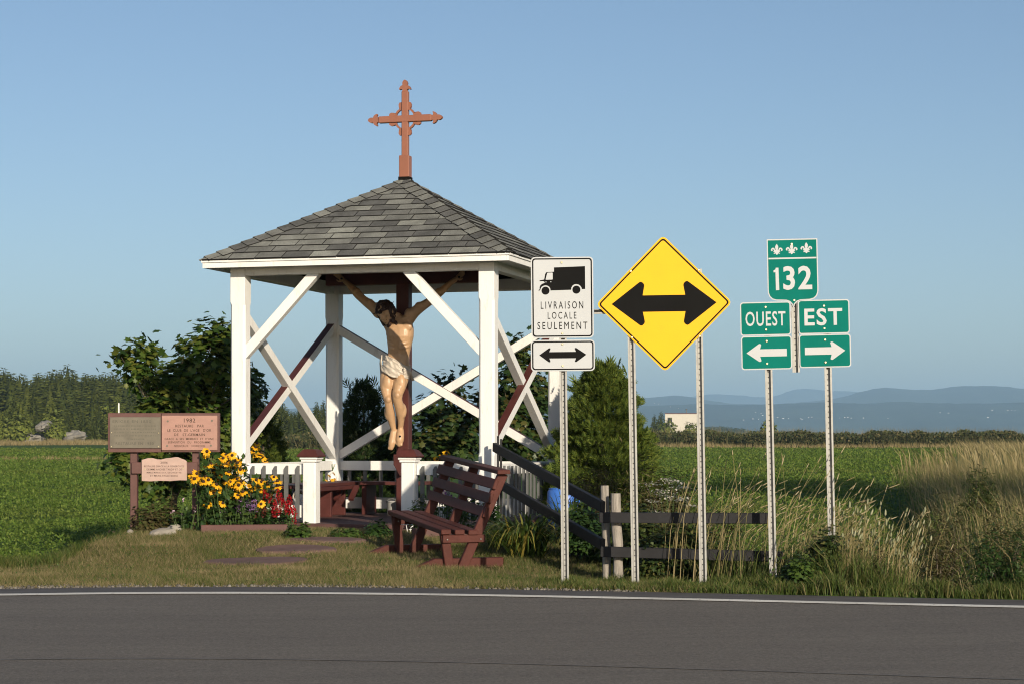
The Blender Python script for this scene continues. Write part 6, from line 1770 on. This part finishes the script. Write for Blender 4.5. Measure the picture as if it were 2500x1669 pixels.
# rock outcrop at the foot of the forest
M['cliff'] = paint('grey_cliff', (0.19, 0.178, 0.155), 0.9, 0.3, .35, (0.12, 0.11, 0.08), .7, .6, fine=2)
for px, w, h, lab in ((82, 2.0, 1.1, 'pale grey rock face at the forest foot, left of the round bushes'), (182, 2.6, 1.35, 'larger pale grey rock face at the forest foot beside the dark spruce'), (112, 1.3, .8, 'small grey ledge above the rock faces at the forest foot')):
    D = 293; x = (px - 1250) / F * D
    mb = MB(); mb.ball((0, 0, 0), (w, 3, h), None, 26, 16)
    mb.v = [tuple(Vector(v) * (1 + .5 * mnoise.noise(Vector(v) * .9 + Vector((px, 0, 0))) + .2 * mnoise.noise(Vector(v) * 3))) for v in mb.v]
    o = mb.build('rock_outcrop', M['cliff']); o.location = (x, D, gz(x, D) + (.5 if px != 112 else 2.6)); tag(o, lab, 'rock')
for px, D, top, lab in ((138, 288, 1022, 'round dense bush in front of the grey rock faces'), (18, 289, 1020, 'low green bush at the far left forest foot'), (48, 288, 1012, 'pointed green bush left of the grey rock faces'), (226, 290, 1018, 'dark small spruce like bush right of the grey rock faces')):
    far_tree('round' if px != 226 else 'spruce', px, D, top, lab, None, 'field_bush', 'bush', wide=1.0)
# white marker pole in the field
c = P(290, 1010, 200); mp = thing('marker_pole', 'thin white marker pole standing up behind the memorial board', 'pole', (c.x, c.y, gz(c.x, c.y)))
zt2 = EYE + (HOR - 985) / F * 200 - mp.location.z
MB().tube([(0, 0, -.2), (.01, 0, zt2 * .5), (0, 0, zt2)], [.085, .08, .075], 8).build('shaft', M['white'], mp); MB().tube([(0, 0, zt2), (0, 0, zt2 + .1)], [.085, .05], 8).build('cap', M['white'], mp)
# far edge of the fields: dry strip and scrub
def far_band(name, label, n, x0, x1, D0, D1, h0, h1, size, mat, kind='stuff', stalk=False):
    D = rng.uniform(D0, D1, n); px = rng.uniform(x0, x1, n); X = (px - 1250) / F * D; z = zt(X, D)
    hump = .75 + .25 * np.sin(px * .045 + 2) * np.sin(px * .017) + .12 * np.sin(px * .11) + .12 * np.sin(px * .31 + D) + .1 * np.sin(px * .71)
    top = h0 + (h1 - h0) * np.clip(hump, .2, 1.2)
    if stalk:
        V, T = blades(np.stack([X, D, z], 1), top * rng.uniform(.5, 1.15, n), rng.uniform(.5, 1.3, n) * size, rng.uniform(.1, .5, n))
    else:
        zz = z + top * rng.uniform(0, 1, n) ** .8
        V, T = scatter(QUAD[0], QUAD[1], np.stack([X, D, zz], 1), rand_rot(n, 1.3), rng.uniform(.5, 1.4, n) * size)
        m = n // 3; k = slice(0, m)
        V2, T2 = blades(np.stack([X[k], D[k], z[k]], 1), top[k] * rng.uniform(.7, 1.25, m), rng.uniform(.04, .1, m), rng.uniform(.1, .5, m))
        V, T = join_np([(V, T), (V2, T2)])
    return tag(link(name, np_mesh(name, V, T, mat)), label, kind=kind)
far_band('field_scrub', 'brown green scrub along the far edge of the right field', 40000, 1560, 2650, 232, 262, 1.0, 1.9, .24, M['scrub'])
far_band('dry_grass_band', 'dry tan grass strip at the foot of the far scrub', 7000, 1560, 2650, 222, 236, .3, .7, .07, M['tansy'], stalk=True)
far_band('dry_grass_band', 'pale grass tips above the far scrub', 6000, 1560, 2650, 255, 262, 1.8, 2.5, .06, M['tansy'], stalk=True)
far_band('dry_grass_band', 'dry tan grass strip in front of the forest', 14000, -80, 900, 262, 287, .3, .9, .08, M['tansy'], stalk=True)
far_band('dry_grass_band', 'pale tan mown strips across the left field', 3500, -80, 640, 117, 124, .15, .4, .05, M['tansy'], stalk=True)
far_band('field_scrub', 'scrub strip seen between the left gazebo posts', 9000, 640, 1000, 205, 240, .6, 1.8, .24, M['scrub'])
for px, top, lab in ((1840, 1060, 'dark round bush in the scrub between the OUEST and EST posts'), (1868, 1060, 'low dark bush in the scrub behind the OUEST plate post'), (1975, 1060, 'dark bush in the scrub left of the EST plate post'), (2160, 1060, 'wide dark bush in the right part of the far scrub'), (2420, 1062, 'dark bush at the right end of the far scrub')):
    far_tree('scrub', px, 228, top, lab, None, 'scrub_bush', 'bush', wide=1.7)
# house
DH = 600; hb = P(1665, 1058, DH); hw = 82 / F * DH; hz0 = 1.6; hz1 = EYE + (HOR - 1009) / F * DH
hs = thing('house', 'flat roofed beige cube house between the cedar and the steel post', 'house', (hb.x, DH, hz0), R(-6))
mb = MB(); mb.span((-hw / 2, 0, 0), (hw / 2, 9, hz1 - hz0)); mb.build('wall', M['house'], hs)
mb = MB(); mb.span((-hw / 2 - .15, -.15, hz1 - hz0), (hw / 2 + .15, 9.15, hz1 - hz0 + .22)); rf = mb.build('roof', M['brown'], hs)
mb = MB(); mb.tube([(1.3, 3, hz1 - hz0 + .2), (1.3, 3, hz1 - hz0 + 1.35)], .16, 8); mb.lathe([(.28, hz1 - hz0 + 1.3), (.28, hz1 - hz0 + 1.5), (.05, hz1 - hz0 + 1.6)], 8, (1.3, 3, 0)); mb.build('chimney', M['slate'], rf)
def hpx(px): return (px - 1665) / F * DH
for (a, b, c, d) in ((1630, 1018, 1641, 1030), (1643, 1037, 1655.5, 1039.6), (1673, 1037, 1694, 1044)):
    x0, x1 = hpx(a), hpx(c); z1 = EYE + (HOR - b) / F * DH - hz0; z0 = EYE + (HOR - d) / F * DH - hz0
    mb = MB(); mb.ring([(x0, z0), (x1, z0), (x1, z1), (x0, z1)], [(x0 + .08, z0 + .08), (x1 - .08, z0 + .08), (x1 - .08, z1 - .08), (x0 + .08, z1 - .08)], -.06, .02); w = mb.build('window', M['slate'], hs)
    mb = MB(); mb.span((x0 + .08, -.03, z0 + .08), (x1 - .08, -.01, z1 - .08)); mb.build('pane', M['glass'], w)
zf = 1.0
far_tree('spruce', 1598, 560, 1010, 'left one of two dark spruces beside the beige house', None, 'spruce_tree', 'tree', zf)
far_tree('spruce', 1614, 560, 1004, 'taller one of two dark spruces beside the beige house', None, 'spruce_tree', 'tree', zf, 1.2)
far_tree('round', 1628, 540, 1025, 'dense rounded evergreen in front of the beige house corner', None, 'garden_bush', 'bush', zf, 1.2)
far_tree('round', 1688, 540, 1030, 'loose small broadleaf tree in front of the beige house wall', None, 'garden_tree', 'tree', zf, 1.1)
far_tree('round', 1876, 420, 1027, 'lone dark round tree behind the post of the OUEST plate', None, 'lone_tree', 'tree', 1.2, 1.15)
# far woods by the river
parts = []
for i in range(260):
    px = fr.uniform(1690, 2060) if i < 220 else fr.uniform(1560, 1700); D = 1900 + fr.uniform(0, 260); x = (px - 1250) / F * D
    top = np.interp(px, [1560, 1715, 1760, 1812, 1830, 1960, 2060], [1042, 1040, 1039, 1044, 1049, 1050, 1058]) + fr.uniform(-1, 2)
    z = -8.0; hh = EYE + (HOR - top) / F * D - z
    V, T = protos[i % 3][1]; V = V[:600 * 10 // 10]; 
    s = hh / 11; parts.append((protos[i % 3][1][0] * np.array([s * 1.6, s * 1.6, s]) + np.array([x, D, z]), T))
V, T = join_np(parts)
tag(link('far_woods', np_mesh('far_woods', V, T, M['spruce'])), 'distant strip of woods between the scrub and the river', kind='stuff')
# unseen big tree, added to cast the shade band across the right field
broadleaf('added_shade_tree', 'tall tree added out of view on the right to shade the right field', 'tree', (27, 9, -.4), [((27, 9, 12), (4.5, 4.5, 4)), ((24.5, 9, 15), (3.2, 3.2, 2.6)), ((29, 10, 16.5), (3.4, 3.4, 3.0))], 9000, .45, M['oak'], STAR, 24, .35)

# ================================================================ haze
hz = MB(); hz.span((-15500, -80, -75), (15500, 19500, 460))
M['haze'] = bpy.data.materials.new('haze_air'); M['haze'].use_nodes = True
nt = M['haze'].node_tree
for nd in list(nt.nodes):
    if nd.type != 'OUTPUT_MATERIAL': nt.nodes.remove(nd)
pv = nt.nodes.new('ShaderNodeVolumePrincipled')
pv.inputs['Color'].default_value = (0.47, 0.72, 1.0, 1)
pv.inputs['Density'].default_value = 1.05e-4
pv.inputs['Anisotropy'].default_value = 0.0
nt.links.new(pv.outputs[0], nt.nodes['Material Output'].inputs['Volume'])
tag(hz.build('haze', M['haze']), 'pale summer haze over the fields and mountains', kind='stuff')
